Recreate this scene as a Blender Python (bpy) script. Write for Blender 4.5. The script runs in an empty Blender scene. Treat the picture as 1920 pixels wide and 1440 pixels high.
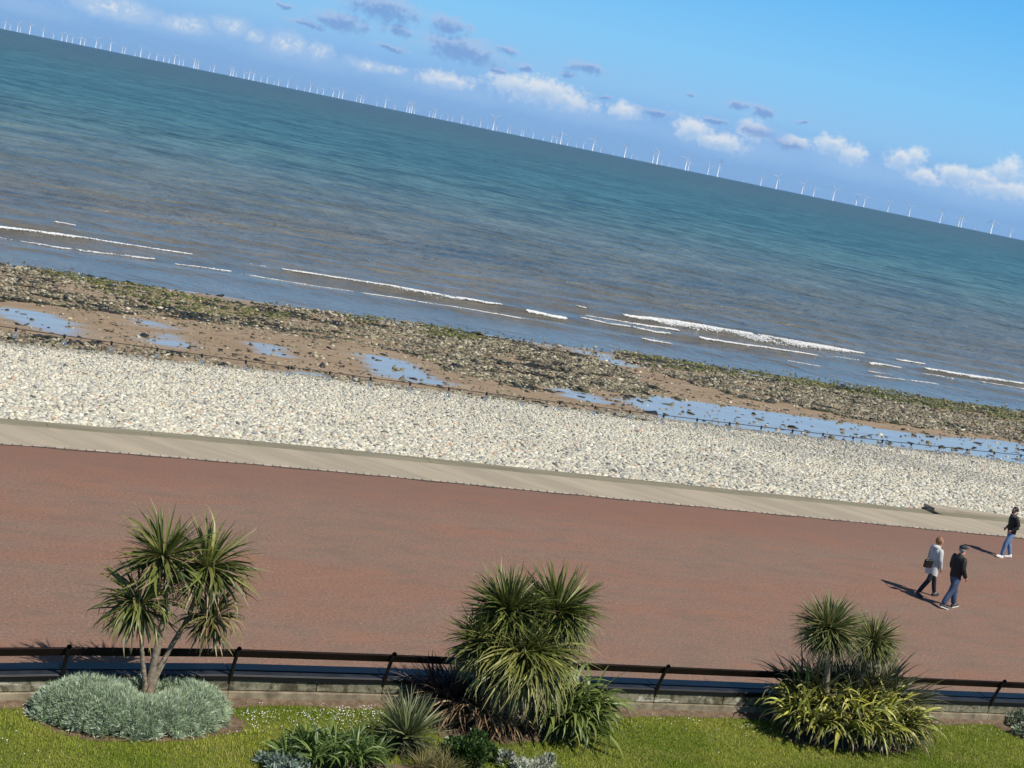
import bpy, bmesh, math, random
import numpy as np
from mathutils import Vector, Matrix
random.seed(7); rng = np.random.default_rng(7)
SC = bpy.context.scene; COL = SC.collection

# ------------------------------------------------------------------ camera
F_PX, ROLL, HEAD, CAM_H, OFF = 2773.0, math.radians(11.71), math.radians(24.7), 10.5, 464.5
_p = math.atan(OFF / F_PX)
hv = Vector((math.sin(HEAD), math.cos(HEAD), 0)); r0 = Vector((math.cos(HEAD), -math.sin(HEAD), 0)); zz = Vector((0, 0, 1))
FWD = hv * math.cos(_p) - zz * math.sin(_p); U0 = hv * math.sin(_p) + zz * math.cos(_p)
XR = r0 * math.cos(ROLL) + U0 * math.sin(ROLL); YD = r0 * math.sin(ROLL) - U0 * math.cos(ROLL)
CAM = Vector((0, 0, CAM_H))
cam = bpy.data.cameras.new('camera'); co = bpy.data.objects.new('camera', cam); COL.objects.link(co)
M = Matrix.Identity(4)
for i in range(3):
    M[i][0] = XR[i]; M[i][1] = -YD[i]; M[i][2] = -FWD[i]; M[i][3] = CAM[i]
co.matrix_world = M
cam.sensor_width = 36; cam.lens = F_PX / 1920 * 36; cam.clip_start = 0.5; cam.clip_end = 90000
SC.camera = co

def ray(x, y): return FWD + XR * ((x - 960) / F_PX) + YD * ((y - 720) / F_PX)
def at(x, y, z=0.0):
    d = ray(x, y); return CAM + d * ((z - CAM_H) / d.z)
def aty(x, y, Y):
    d = ray(x, y); return CAM + d * (Y / d.y)

# ------------------------------------------------------------------ sun, sky, exposure
SUN_EL = math.radians(53)
_s = (r0 * 0.80 - hv * 0.62).normalized()
SUN = Vector((_s.x * math.cos(SUN_EL), _s.y * math.cos(SUN_EL), math.sin(SUN_EL)))
sl = bpy.data.lights.new('sun', 'SUN'); sl.energy = 5.0; sl.angle = math.radians(0.55); sl.color = (1, .945, .84)
so = bpy.data.objects.new('sun', sl); COL.objects.link(so)
so.rotation_euler = SUN.to_track_quat('Z', 'Y').to_euler(); so.location = (0, -20, 60)
SC.view_settings.view_transform = 'Standard'; SC.view_settings.look = 'None'
SC.view_settings.exposure = 0.0; SC.view_settings.gamma = 1.0; SC.view_settings.use_curve_mapping = False

def lin(r, g, b):
    f = lambda c: (c / 255 / 12.92) if c / 255 <= .04045 else ((c / 255 + .055) / 1.055) ** 2.4
    return (f(r), f(g), f(b), 1.0)

class NT:
    """tiny node-tree writer"""
    def __init__(s, tree): s.t = tree; tree.nodes.clear()
    def n(s, typ, props=None, **inp):
        nd = s.t.nodes.new(typ)
        for k, v in (props or {}).items(): setattr(nd, k, v)
        for k, v in inp.items():
            key = int(k[1:]) if k[0] == 'i' and k[1:].isdigit() else k.replace('_', ' ')
            s.set(nd.inputs[key], v)
        return nd
    def set(s, sock, v):
        if isinstance(v, bpy.types.Node): s.t.links.new(v.outputs[0], sock)
        elif isinstance(v, bpy.types.NodeSocket): s.t.links.new(v, sock)
        else: sock.default_value = v
    def math(s, op, a, b=0.0, c=None, clamp=False):
        nd = s.n('ShaderNodeMath', {'operation': op, 'use_clamp': clamp}); s.set(nd.inputs[0], a); s.set(nd.inputs[1], b)
        if c is not None: s.set(nd.inputs[2], c)
        return nd
    def mix(s, fac, a, b, mode='MIX'):
        nd = s.n('ShaderNodeMixRGB', {'blend_type': mode}); s.set(nd.inputs[0], fac); s.set(nd.inputs[1], a); s.set(nd.inputs[2], b); return nd
    def ramp(s, fac, stops, interp='LINEAR'):
        nd = s.n('ShaderNodeValToRGB'); nd.color_ramp.interpolation = interp; e = nd.color_ramp.elements
        while len(e) < len(stops): e.new(0.5)
        for el, (p, c) in zip(e, stops):
            el.position = p; el.color = c if len(c) == 4 else (*c, 1)
        s.set(nd.inputs[0], fac); return nd
    def smooth(s, v, a, b, lo=0.0, hi=1.0):
        nd = s.n('ShaderNodeMapRange', {'interpolation_type': 'SMOOTHSTEP'}); s.set(nd.inputs[0], v)
        for i, q in enumerate((a, b, lo, hi)): s.set(nd.inputs[i + 1], q)
        return nd
    def noise(s, vec, scale, detail=4, rough=.55, dist=0):
        nd = s.n('ShaderNodeTexNoise'); s.set(nd.inputs['Vector'], vec)
        nd.inputs['Scale'].default_value = scale; nd.inputs['Detail'].default_value = detail
        nd.inputs['Roughness'].default_value = rough; nd.inputs['Distortion'].default_value = dist; return nd
    def aniso(s, vec, ang, sx, sy):
        return s.mapping(s.mapping(vec, rot=(0, 0, ang)), (sx, sy, 1))
    def mapping(s, vec, scale=(1, 1, 1), rot=(0, 0, 0), loc=(0, 0, 0)):
        nd = s.n('ShaderNodeMapping'); s.set(nd.inputs['Vector'], vec); nd.inputs['Scale'].default_value = scale
        nd.inputs['Rotation'].default_value = rot; nd.inputs['Location'].default_value = loc; return nd

def azel(px, py):
    d = ray(px, py); return math.degrees(math.atan2(d.x, d.y)), math.degrees(math.atan2(d.z, math.hypot(d.x, d.y)))

world = bpy.data.worlds.new('World'); SC.world = world; world.use_nodes = True
w = NT(world.node_tree)
sky = w.n('ShaderNodeTexSky', {'sky_type': 'NISHITA', 'sun_disc': False, 'sun_elevation': SUN_EL,
      'sun_rotation': math.atan2(SUN.x, SUN.y), 'air_density': 1.0, 'dust_density': 0.3, 'ozone_density': 2.0})
tc = w.n('ShaderNodeTexCoord'); sp = w.n('ShaderNodeSeparateXYZ', Vector=tc.outputs['Generated'])
az = w.math('MULTIPLY', w.math('ARCTAN2', sp.outputs[0], sp.outputs[1]), 57.2958)
el = w.math('MULTIPLY', w.math('ARCSINE', sp.outputs[2]), 57.2958)
pv = w.n('ShaderNodeCombineXYZ', X=az, Y=el, Z=0.0)
K = 20.0
def kc(r, g, b): c = lin(r, g, b); return (c[0] * K, c[1] * K, c[2] * K, 1)
grad = w.ramp(w.math('DIVIDE', el, 30.0), [(0.0, lin(128, 173, 225)), (1.5 / 30, lin(134, 181, 232)), (2.5 / 30, lin(144, 196, 239)),
      (4.2 / 30, lin(134, 200, 246)), (7.5 / 30, lin(104, 186, 246)), (11 / 30, lin(84, 168, 240)), (.8, lin(70, 140, 220))])
gradk = w.n('ShaderNodeVectorMath', {'operation': 'SCALE'}, i0=grad); gradk.inputs['Scale'].default_value = K
skymix = w.mix(w.smooth(el, 12.0, 26.0), gradk, sky)
nz = w.noise(pv, 1.3, 6, .62); nzv = w.n('ShaderNodeVectorMath', {'operation': 'SUBTRACT'}, i0=nz.outputs['Color'], i1=(.5, .5, .5))
nzs = w.n('ShaderNodeVectorMath', {'operation': 'MULTIPLY'}, i0=nzv, i1=(1.3, .55, 0))
pd = w.n('ShaderNodeVectorMath', {'operation': 'ADD'}, i0=pv, i1=nzs)
PXD = 48.4
def field(blobs, pd=None, up=0.0):
    pd = globals()['pd'] if pd is None else pd
    acc = None
    for px, py, hw, hh in blobs:
        a, e = azel(px, py); e -= up * hh / PXD
        s_ = w.n('ShaderNodeVectorMath', {'operation': 'SUBTRACT'}, i0=pd, i1=(a, e, 0))
        m_ = w.n('ShaderNodeVectorMath', {'operation': 'MULTIPLY'}, i0=s_, i1=(PXD / hw, PXD / hh, 0))
        l_ = w.n('ShaderNodeVectorMath', {'operation': 'LENGTH'}, i0=m_)
        acc = l_.outputs['Value'] if acc is None else w.math('MINIMUM', acc, l_.outputs['Value']).outputs[0]
    return acc
DARK = [(718, 14, 76, 25), (640, 40, 58, 17), (750, 57, 38, 11), (838, 47, 42, 17), (866, 92, 84, 24), (735, 90, 30, 7), (955, 95, 22, 6),
        (985, 125, 20, 8), (935, 130, 27, 8), (1095, 126, 42, 12), (1068, 140, 16, 6), (1385, 198, 24, 8), (1430, 207, 25, 12), (1230, 210, 32, 9),
        (1340, 225, 22, 7), (575, 45, 35, 6), (530, 8, 22, 6), (1420, 243, 42, 12), (1480, 270, 36, 11), (1300, 178, 9, 5), (1135, 180, 13, 4), (1500, 228, 12, 4)]
WHITE = [(215, 14, 70, 17), (350, 45, 40, 14), (435, 48, 30, 13), (540, 80, 36, 18), (600, 95, 22, 13), (480, 68, 18, 10), (690, 122, 38, 10), (740, 130, 28, 8),
         (840, 150, 44, 13), (1000, 165, 76, 21), (1060, 188, 50, 15), (1175, 208, 30, 13), (1300, 240, 30, 18), (1345, 264, 46, 13), (1410, 243, 26, 18),
         (1490, 267, 22, 11), (1560, 272, 26, 16), (1600, 288, 22, 15), (1690, 300, 25, 15), (1717, 296, 18, 16),
         (1735, 330, 30, 12), (1790, 325, 26, 14), (1850, 333, 32, 13), (1893, 318, 20, 22), (1870, 350, 66, 17)]
BANK = [(560, 108, 120, 16), (840, 168, 130, 16), (1080, 212, 150, 17), (1380, 275, 150, 20), (1620, 318, 130, 20), (1820, 362, 150, 22), (300, 45, 160, 16), (40, 10, 90, 14)]
fn = w.noise(pv, 3.4, 5, .62)
def alpha(f, a, b, amp):
    return w.smooth(w.math('ADD', f, w.math('MULTIPLY', w.math('SUBTRACT', fn, .5), amp)), a, b, 1.0, 0.0)
ab = w.math('MULTIPLY', alpha(field(BANK), .2, 1.7, .9), .34)
c0 = w.mix(ab, skymix, kc(172, 203, 238))
WF = [b for b in WHITE if b[0] < 800]; WHITE = [b for b in WHITE if b[0] >= 800]
af = w.math('MULTIPLY', alpha(field(WF), .1, 1.7, 2.2), .78)
c0 = w.mix(af, c0, w.mix(w.smooth(fn, .42, .66), kc(176, 203, 235), kc(236, 239, 240)))
fw = field(WHITE); aw = w.math('MULTIPLY', alpha(fw, .15, 1.6, 2.0), .82)
topw = w.smooth(w.math('ADD', field(WHITE, None, .55), w.math('MULTIPLY', w.math('SUBTRACT', fn, .5), 1.3)), .10, 1.25)
wc = w.mix(topw, kc(184, 207, 235), kc(243, 243, 241))
c1 = w.mix(aw, c0, wc)
fd = field(DARK); ad = w.math('MULTIPLY', alpha(fd, .35, 1.35, 1.5), .80)
topd_ = w.smooth(w.math('ADD', field(DARK, None, .6), w.math('MULTIPLY', w.math('SUBTRACT', fn, .5), 1.4)), .45, 1.25)
dc = w.mix(topd_, kc(120, 157, 213), kc(174, 194, 228))
c2 = w.mix(ad, c1, dc)
bg = w.n('ShaderNodeBackground', Color=c2, Strength=0.05)
w.n('ShaderNodeOutputWorld', Surface=bg)

# ------------------------------------------------------------------ helpers
def tag(o, label=None, cat=None, group=None, kind=None):
    if label: o['label'] = label
    if cat: o['category'] = cat
    if group: o['group'] = group
    if kind: o['kind'] = kind
    return o
def empty(name, loc, label, cat, group=None, rz=0):
    o = bpy.data.objects.new(name, None); COL.objects.link(o); o.location = loc; o.rotation_euler = (0, 0, rz); o.empty_display_size = .1
    return tag(o, label, cat, group)
def link(name, me, mat=None, parent=None):
    o = bpy.data.objects.new(name, me); COL.objects.link(o)
    if mat and not me.materials: me.materials.append(mat)
    if parent: o.parent = parent
    return o
def npmesh(name, V, F, col=None, smooth=False, uvcol='col'):
    """V (n,3); F list of index arrays (m,k); col (n,3)"""
    V = np.asarray(V, np.float32); me = bpy.data.meshes.new(name)
    if isinstance(F, np.ndarray): F = [F]
    F = [np.asarray(f, np.int32) for f in F if len(f)]
    nl = sum(f.size for f in F); npoly = sum(len(f) for f in F)
    me.vertices.add(len(V)); me.vertices.foreach_set('co', V.ravel())
    me.loops.add(nl); me.loops.foreach_set('vertex_index', np.concatenate([f.ravel() for f in F]))
    me.polygons.add(npoly)
    tot = np.concatenate([np.full(len(f), f.shape[1], np.int32) for f in F]); st = np.concatenate([[0], np.cumsum(tot)[:-1]]).astype(np.int32)
    me.polygons.foreach_set('loop_start', st); me.polygons.foreach_set('loop_total', tot)
    if smooth: me.polygons.foreach_set('use_smooth', np.ones(npoly, bool))
    if col is not None:
        c = np.ones((len(V), 4), np.float32); c[:, :3] = col
        a = me.color_attributes.new(uvcol, 'FLOAT_COLOR', 'POINT'); a.data.foreach_set('color', c.ravel())
    me.update(calc_edges=True); return me
def loc(o, parent):
    return o
def boxes(name, L, bevel=0.0, seg=1):
    """L: list of (centre, size, rx) joined in one mesh"""
    bm = bmesh.new()
    for c, s, rx in L:
        m = Matrix.Translation(c) @ Matrix.Rotation(rx, 4, 'X') @ Matrix.Diagonal((*s, 1))
        bmesh.ops.create_cube(bm, size=1, matrix=m)
    if bevel: bmesh.ops.bevel(bm, geom=bm.edges[:], offset=bevel, segments=seg, affect='EDGES', profile=.5)
    me = bpy.data.meshes.new(name); bm.to_mesh(me); bm.free(); return me
def tube_np(P, R, k=8):
    P = np.asarray(P, float); n = len(P); R = np.broadcast_to(np.asarray(R, float), (n,))
    T = np.gradient(P, axis=0); T /= np.linalg.norm(T, axis=1)[:, None] + 1e-9
    ref = np.array([0, 0, 1.]) if abs(T[:, 2]).mean() < .8 else np.array([0, 1., 0])
    A = np.cross(T, ref); A /= np.linalg.norm(A, axis=1)[:, None]; B = np.cross(T, A)
    th = np.linspace(0, 2 * np.pi, k, endpoint=False)
    V = P[:, None] + R[:, None, None] * (np.cos(th)[None, :, None] * A[:, None] + np.sin(th)[None, :, None] * B[:, None])
    i = np.arange(n - 1)[:, None] * k; j = np.arange(k)[None]
    Q = np.stack([i + j, i + (j + 1) % k, i + k + (j + 1) % k, i + k + j], -1).reshape(-1, 4)
    return V.reshape(-1, 3), Q
def joinVF(parts):
    Vs, Fs, o = [], {}, 0
    for V, F in parts:
        Vs.append(V)
        for f in (F if isinstance(F, list) else [F]): Fs.setdefault(f.shape[1], []).append(f + o)
        o += len(V)
    return np.concatenate(Vs), [np.concatenate(v) for v in Fs.values()]
def inpoly(X, Y, poly):
    poly = np.asarray(poly); r = np.zeros(X.shape, bool); n = len(poly); j = n - 1
    for i in range(n):
        xi, yi = poly[i][:2]; xj, yj = poly[j][:2]
        c = ((yi > Y) != (yj > Y)) & (X < (xj - xi) * (Y - yi) / (yj - yi + 1e-12) + xi); r ^= c; j = i
    return r
def vnoise(X, Y, seed=0):
    """smooth value noise in [0,1]"""
    X = np.asarray(X, float); Y = np.asarray(Y, float); xi = np.floor(X).astype(np.int64); yi = np.floor(Y).astype(np.int64)
    fx = X - xi; fy = Y - yi; fx = fx * fx * (3 - 2 * fx); fy = fy * fy * (3 - 2 * fy)
    def h(a, b):
        n = (a * 374761393 + b * 668265263 + seed * 1442695041) & 0xffffffff
        n = ((n ^ (n >> 13)) * 1274126177) & 0xffffffff
        return ((n ^ (n >> 16)) & 0xffff) / 65535.0
    return (h(xi, yi) * (1 - fx) + h(xi + 1, yi) * fx) * (1 - fy) + (h(xi, yi + 1) * (1 - fx) + h(xi + 1, yi + 1) * fx) * fy
def fbm(X, Y, seed=0, o=4):
    r = 0; a = .5; t = 0
    for k in range(o): r = r + a * vnoise(X * 2 ** k, Y * 2 ** k, seed + k); t += a; a *= .5
    return r / t

def material(name):
    m = bpy.data.materials.new(name); m.use_nodes = True; return m, NT(m.node_tree)
def simple(name, col, rough=.6, var=.0, scale=8, metal=0, spec=.5, bump=0):
    m, t = material(name); g = t.n('ShaderNodeNewGeometry'); b = t.n('ShaderNodeBsdfPrincipled', Roughness=rough, Metallic=metal, Specular_IOR_Level=spec)
    if var or bump:
        nz_ = t.noise(t.n('ShaderNodeTexCoord').outputs['Object'], scale, 5)
        d = [max(0, c * (1 - var)) for c in col[:3]]; u = [c * (1 + var) for c in col[:3]]
        t.set(b.inputs['Base Color'], t.ramp(nz_, [(.3, d), (.7, u)]))
        if bump: t.set(b.inputs['Normal'], t.n('ShaderNodeBump', Height=nz_, Strength=bump, Distance=.02))
    else: b.inputs['Base Color'].default_value = (*col[:3], 1)
    t.n('ShaderNodeOutputMaterial', Surface=b); return m

def curve(X, Y=24.0):
    """the promenade bends gently towards the land at its left end"""
    X = np.asarray(X, float); k = np.asarray(Y, float) / 24.0; q = np.clip(9.5 * k - X, 0, 6.5 * k); f = 1 - .4 * np.clip((k * 24 - 28) / 10, 0, 1) * np.clip((62 - k * 24) / 12, 0, 1); return (-.010 * q ** 2 / k - .13 * np.clip(3.0 * k - X, 0, None)) * f
def bend(me):
    n = len(me.vertices); a = np.empty(n * 3, np.float32); me.vertices.foreach_get('co', a); a = a.reshape(-1, 3); a[:, 1] += curve(a[:, 0], a[:, 1]); me.vertices.foreach_set('co', a.ravel()); me.update(); return me

# ------------------------------------------------------------------ ground materials
def mat_promenade():
    m, t = material('red tarmac'); P = t.n('ShaderNodeNewGeometry').outputs['Position']
    big = t.noise(t.mapping(P, (.10, .38, 1)), 1.0, 5, .62, .6); mid = t.noise(t.mapping(P, (.5, 1.4, 1), loc=(7, 3, 0)), 1.0, 4, .6)
    fine = t.noise(P, 15, 5, .85); gr = t.noise(P, 9, 4, .8)
    c = t.mix(t.smooth(big, .40, .64), (.200, .132, .100, 1), (.226, .124, .087, 1))
    c = t.mix(t.math('MULTIPLY', t.smooth(mid, .45, .72), .6), c, (.205, .144, .116, 1))
    c = t.mix(t.math('MULTIPLY', t.smooth(gr, .45, .7), .35), c, (.30, .165, .12, 1))
    c = t.mix(1.0, c, t.ramp(fine, [(.34, (.58, .58, .58)), (.5, (1, 1, 1)), (.66, (1.42, 1.37, 1.27))]), 'MULTIPLY')
    bl_ = t.noise(t.mapping(P, (.75, 1.7, 1), loc=(3, 8, 0)), 1.0, 8, .78); c = t.mix(t.math('MULTIPLY', t.smooth(bl_, .525, .61), .52), c, (.262, .138, .092, 1)); c = t.mix(t.math('MULTIPLY', t.smooth(bl_, .48, .40), .55), c, (.165, .115, .09, 1))
    sk = t.noise(P, 21, 0); c = t.mix(t.math('MULTIPLY', t.smooth(sk, .80, .84), .7), c, (.42, .38, .31, 1))
    Yy = t.n('ShaderNodeSeparateXYZ', Vector=P).outputs[1]
    edge = t.math('MULTIPLY', t.smooth(t.math('ADD', Yy, t.math('MULTIPLY', mid, 2.5)), 36.5, 40.0), .55)
    c = t.mix(edge, c, (.195, .098, .072, 1))
    b = t.n('ShaderNodeBsdfPrincipled', Base_Color=c, Roughness=.85, Specular_IOR_Level=.3)
    t.set(b.inputs['Normal'], t.n('ShaderNodeBump', Height=fine, Strength=.35, Distance=.012))
    t.n('ShaderNodeOutputMaterial', Surface=b); return m
def mat_concrete(name='pale concrete', a=(.43, .37, .285), b_=(.35, .30, .232)):
    m, t = material(name); P = t.n('ShaderNodeNewGeometry').outputs['Position']
    st = t.noise(t.aniso(P, math.radians(50), .16, 1.1), 1.0, 5, .6, .5)
    st2 = t.noise(t.aniso(P, math.radians(46), .35, 3.0), 1.0, 4, .6, .3)
    fine = t.noise(P, 22, 4, .7)
    c = t.mix(t.smooth(st, .36, .66), (*b_, 1), (*a, 1)); c = t.mix(t.math('MULTIPLY', t.smooth(st2, .54, .74), .40), c, (.48, .42, .33, 1))
    c = t.mix(1.0, c, t.ramp(fine, [(.3, (.8, .8, .8)), (.65, (1, 1, 1))]), 'MULTIPLY')
    b = t.n('ShaderNodeBsdfPrincipled', Base_Color=c, Roughness=.9, Specular_IOR_Level=.2); t.n('ShaderNodeOutputMaterial', Surface=b); return m
def mat_lawn():
    m, t = material('lawn earth'); P = t.n('ShaderNodeNewGeometry').outputs['Position']
    n1 = t.noise(P, .7, 5, .6); n2 = t.noise(P, 14, 4, .7)
    c = t.mix(t.smooth(n1, .35, .68), (.10, .145, .022, 1), (.18, .19, .05, 1)); c = t.mix(1.0, c, t.ramp(n2, [(.3, (.6, .6, .6)), (.7, (1.15, 1.15, 1.1))]), 'MULTIPLY')
    b = t.n('ShaderNodeBsdfPrincipled', Base_Color=c, Roughness=.95, Specular_IOR_Level=.1); t.n('ShaderNodeOutputMaterial', Surface=b); return m
def mat_soil():
    m, t = material('dry soil'); P = t.n('ShaderNodeNewGeometry').outputs['Position']
    n1 = t.noise(P, 6, 6, .7); n2 = t.noise(P, 30, 3, .7)
    c = t.ramp(n1, [(.3, (.10, .07, .05)), (.55, (.21, .15, .105)), (.75, (.30, .235, .16))]); c = t.mix(1.0, c, t.ramp(n2, [(.3, (.6, .6, .6)), (.7, (1, 1, 1))]), 'MULTIPLY')
    b = t.n('ShaderNodeBsdfPrincipled', Base_Color=c, Roughness=.95, Specular_IOR_Level=.1)
    t.set(b.inputs['Normal'], t.n('ShaderNodeBump', Height=n1, Strength=.8, Distance=.05)); t.n('ShaderNodeOutputMaterial', Surface=b); return m
def mat_beach():
    m, t = material('sand and wet sand'); P = t.n('ShaderNodeNewGeometry').outputs['Position']
    at_ = t.n('ShaderNodeVertexColor', {'layer_name': 'col'}); s = t.n('ShaderNodeSeparateColor', Color=at_.outputs['Color'])
    n1 = t.noise(t.mapping(P, (.12, .5, 1), rot=(0, 0, .25)), 1.0, 6, .65, .5); n2 = t.noise(t.mapping(P, (1.2, 4, 1)), 1.0, 4, .65); n3 = t.noise(P, 9, 3, .7)
    rip = t.noise(t.mapping(P, (.35, 2.6, 1), rot=(0, 0, .35)), 1.0, 3, .5, .8)
    wv = t.math('ADD', s.outputs[0], t.math('ADD', t.math('MULTIPLY', t.math('SUBTRACT', n1, .5), .75), t.math('MULTIPLY', t.math('SUBTRACT', rip, .5), .85)))
    wet = t.smooth(wv, .32, .66)
    dry = t.mix(t.smooth(n1, .35, .66), (.31, .222, .142, 1), (.38, .278, .182, 1)); dry = t.mix(t.math('MULTIPLY', t.smooth(n2, .42, .66), .75), dry, (.215, .16, .11, 1))
    dry = t.mix(1.0, dry, t.ramp(n3, [(.3, (.8, .8, .8)), (.65, (1, 1, 1))]), 'MULTIPLY')
    c = t.mix(wet, dry, (.33, .305, .275, 1)); c = t.mix(s.outputs[1], c, (.10, .095, .08, 1))
    rough = t.math('SUBTRACT', .75, t.math('MULTIPLY', wet, .63))
    b = t.n('ShaderNodeBsdfPrincipled', Base_Color=c, Roughness=rough, Specular_IOR_Level=t.math('ADD', .25, t.math('MULTIPLY', wet, .6)))
    bs = t.math('SUBTRACT', 1.0, t.math('MULTIPLY', wet, .90))
    bp = t.n('ShaderNodeBump', Height=n2, Strength=bs, Distance=.06); t.set(b.inputs['Normal'], bp)
    t.n('ShaderNodeOutputMaterial', Surface=b); return m
def mat_sea():
    m, t = material('sea water'); G = t.n('ShaderNodeNewGeometry'); P = G.outputs['Position']
    Yy = t.n('ShaderNodeSeparateXYZ', Vector=P).outputs[1]
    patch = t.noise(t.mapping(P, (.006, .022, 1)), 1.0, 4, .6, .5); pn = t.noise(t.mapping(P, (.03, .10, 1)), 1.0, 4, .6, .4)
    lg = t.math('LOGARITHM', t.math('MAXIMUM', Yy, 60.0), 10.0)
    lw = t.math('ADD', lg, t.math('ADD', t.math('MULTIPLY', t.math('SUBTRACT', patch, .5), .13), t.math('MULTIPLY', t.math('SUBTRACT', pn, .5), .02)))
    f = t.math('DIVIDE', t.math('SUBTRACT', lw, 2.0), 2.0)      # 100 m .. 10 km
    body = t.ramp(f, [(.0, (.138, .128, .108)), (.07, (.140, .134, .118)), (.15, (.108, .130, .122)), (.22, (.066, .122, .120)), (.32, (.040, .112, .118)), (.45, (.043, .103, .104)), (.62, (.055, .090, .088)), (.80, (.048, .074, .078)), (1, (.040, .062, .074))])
    def wv(sx, sy, rot, det, loc=0): return t.noise(t.mapping(P, (sx, sy, 1), rot=(0, 0, rot), loc=(loc, loc, 0)), 1.0, det, .6, .35)
    w1 = wv(.34, .36, .12, 4); w2 = wv(1.1, 1.2, -.1, 4); w3 = wv(.11, .115, .05, 5, 3); w4 = wv(.030, .034, -.05, 5, 9)
    hgt = t.math('ADD', t.math('MULTIPLY', w1, 1.2), t.math('MULTIPLY', w2, .40)); hgt = t.math('ADD', hgt, t.math('MULTIPLY', w3, 3.4)); hgt = t.math('ADD', hgt, t.math('MULTIPLY', w4, 9.0))
    bp = t.n('ShaderNodeBump', Height=hgt, Strength=t.smooth(Yy, 92.0, 150.0, .22, 1.0), Distance=.75)
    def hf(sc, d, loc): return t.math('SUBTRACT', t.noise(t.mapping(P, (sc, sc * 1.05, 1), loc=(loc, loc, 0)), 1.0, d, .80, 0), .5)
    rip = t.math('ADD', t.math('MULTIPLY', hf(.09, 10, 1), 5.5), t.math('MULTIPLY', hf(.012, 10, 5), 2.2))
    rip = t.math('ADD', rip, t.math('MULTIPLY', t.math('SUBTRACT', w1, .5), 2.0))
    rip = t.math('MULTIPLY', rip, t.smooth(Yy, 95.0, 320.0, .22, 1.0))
    body = t.mix(1.0, body, t.ramp(t.math('ADD', rip, .5), [(.0, (.42, .45, .48)), (.5, (.95, .95, .95)), (1.0, (1.55, 1.5, 1.48))]), 'MULTIPLY')  # wave glitter and ripple shading painted into the water colour
    b = t.n('ShaderNodeBsdfPrincipled', Base_Color=body, Roughness=t.smooth(Yy, 92.0, 150.0, .16, .30), IOR=1.33, Specular_IOR_Level=t.smooth(Yy, 92.0, 190.0, .40, .24), Normal=bp)
    t.n('ShaderNodeOutputMaterial', Surface=b); return m

def sheet(name, x0, x1, y0, y1, nx, ny, zf, mat, colf=None, kind='structure'):
    X, Y = np.meshgrid(np.linspace(x0, x1, nx), np.linspace(y0, y1, ny)); Z = zf(X, Y) * np.ones_like(X)
    V = np.stack([X, Y, Z], -1).reshape(-1, 3); i = np.arange(ny - 1)[:, None] * nx; j = np.arange(nx - 1)[None]
    Q = np.stack([i + j, i + j + 1, i + nx + j + 1, i + nx + j], -1).reshape(-1, 4)
    me = npmesh(name, V, Q, None if colf is None else colf(X, Y).reshape(-1, 3), True)
    return tag(link(name, me, mat), kind=kind)

# ------------------------------------------------------------------ setting
WALL_Y = 23.62
sheet('lawn', -40, 90, -10, WALL_Y + .1, 131, 60, lambda X, Y: -.012 + 0 * X, mat_lawn())
bend(sheet('promenade', -80, 260, WALL_Y + .1, 39.6, 681, 9, lambda X, Y: 0 * X, mat_promenade()).data)
M_CONC = mat_concrete()
bend(sheet('concrete_path', -80, 260, 39.6, 41.75, 681, 4, lambda X, Y: 0.004 + 0 * X, M_CONC).data)

def zbeach(Y):
    return np.interp(Y, [40, 42.3, 43.2, 47, 67, 68.5, 78, 93, 100, 130, 400], [-.30, -.30, -.32, -.62, -2.72, -2.80, -3.02, -3.57, -3.85, -4.8, -12])
SEA = -3.6
def atb(px, py):
    Y = 70.0
    for _ in range(30): p = at(px, py, float(zbeach(Y))); Y = .5 * Y + .5 * p.y
    return (p.x, p.y)
def polyb(L): return [atb(*p) for p in L]
POOLS = [polyb(p) for p in (
    [(0, 575), (60, 580), (125, 603), (118, 622), (108, 634), (60, 612), (0, 596)],
    [(258, 598), (300, 605), (345, 640), (358, 650), (310, 656), (290, 645), (300, 625)],
    [(680, 662), (720, 668), (760, 682), (800, 700), (835, 725), (770, 715), (700, 700)],
    [(470, 640), (520, 650), (535, 668), (500, 668)],
    [(1190, 738), (1300, 752), (1420, 768), (1560, 788), (1700, 812), (1930, 832), (1940, 882), (1700, 852), (1560, 836), (1420, 820), (1300, 800), (1230, 780), (1180, 755)],
    [(1040, 722), (1085, 730), (1150, 757), (1110, 757), (1060, 742)],
    [(-40, 632), (120, 645), (260, 668), (420, 692), (400, 704), (250, 684), (100, 662), (-40, 648)],
    [(1080, 655), (1120, 662), (1190, 688), (1150, 684)],
    [(560, 690), (640, 712), (620, 716), (540, 698)])]
GX0, GX1, GY0, GY1 = -15, 150, 42.0, 125
def beachcol(X, Y):
    wn = fbm(X * .25, Y * .6, 5)
    wet = np.clip((Y - 91 + 6 * (fbm(X * .12, Y * .3, 9) - .5)) / 6, 0, 1) * .60 + .08 + .15 * np.clip((Y - 68) / 3, 0, 1)
    for p in POOLS:
        xs = [q[0] for q in p]; sel = inpoly(X + 1.2 * (fbm(X * .5, Y, 21) - .5), Y + 1.6 * (fbm(X * .4, Y * .8, 22) - .5), p)
        wet = np.maximum(wet, np.where(sel, 1.0, 0))
    for _ in range(5): w2 = np.pad(wet, ((1, 1), (3, 3)), 'edge'); wet = (w2[1:-1, 3:-3] * 2 + w2[:-2, 3:-3] + w2[2:, 3:-3] + w2[1:-1, :-6] + w2[1:-1, 6:] + w2[1:-1, 1:-5] + w2[1:-1, 5:-1]) / 8
    ed = 67.2 + curve(X, 67.0) * 1.7; grav = np.clip((ed - Y) / 1.2, 0, 1)
    wet = np.where(Y < ed - 1.0, .1, wet)
    return np.stack([wet, grav, 0 * wet], -1)
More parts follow.
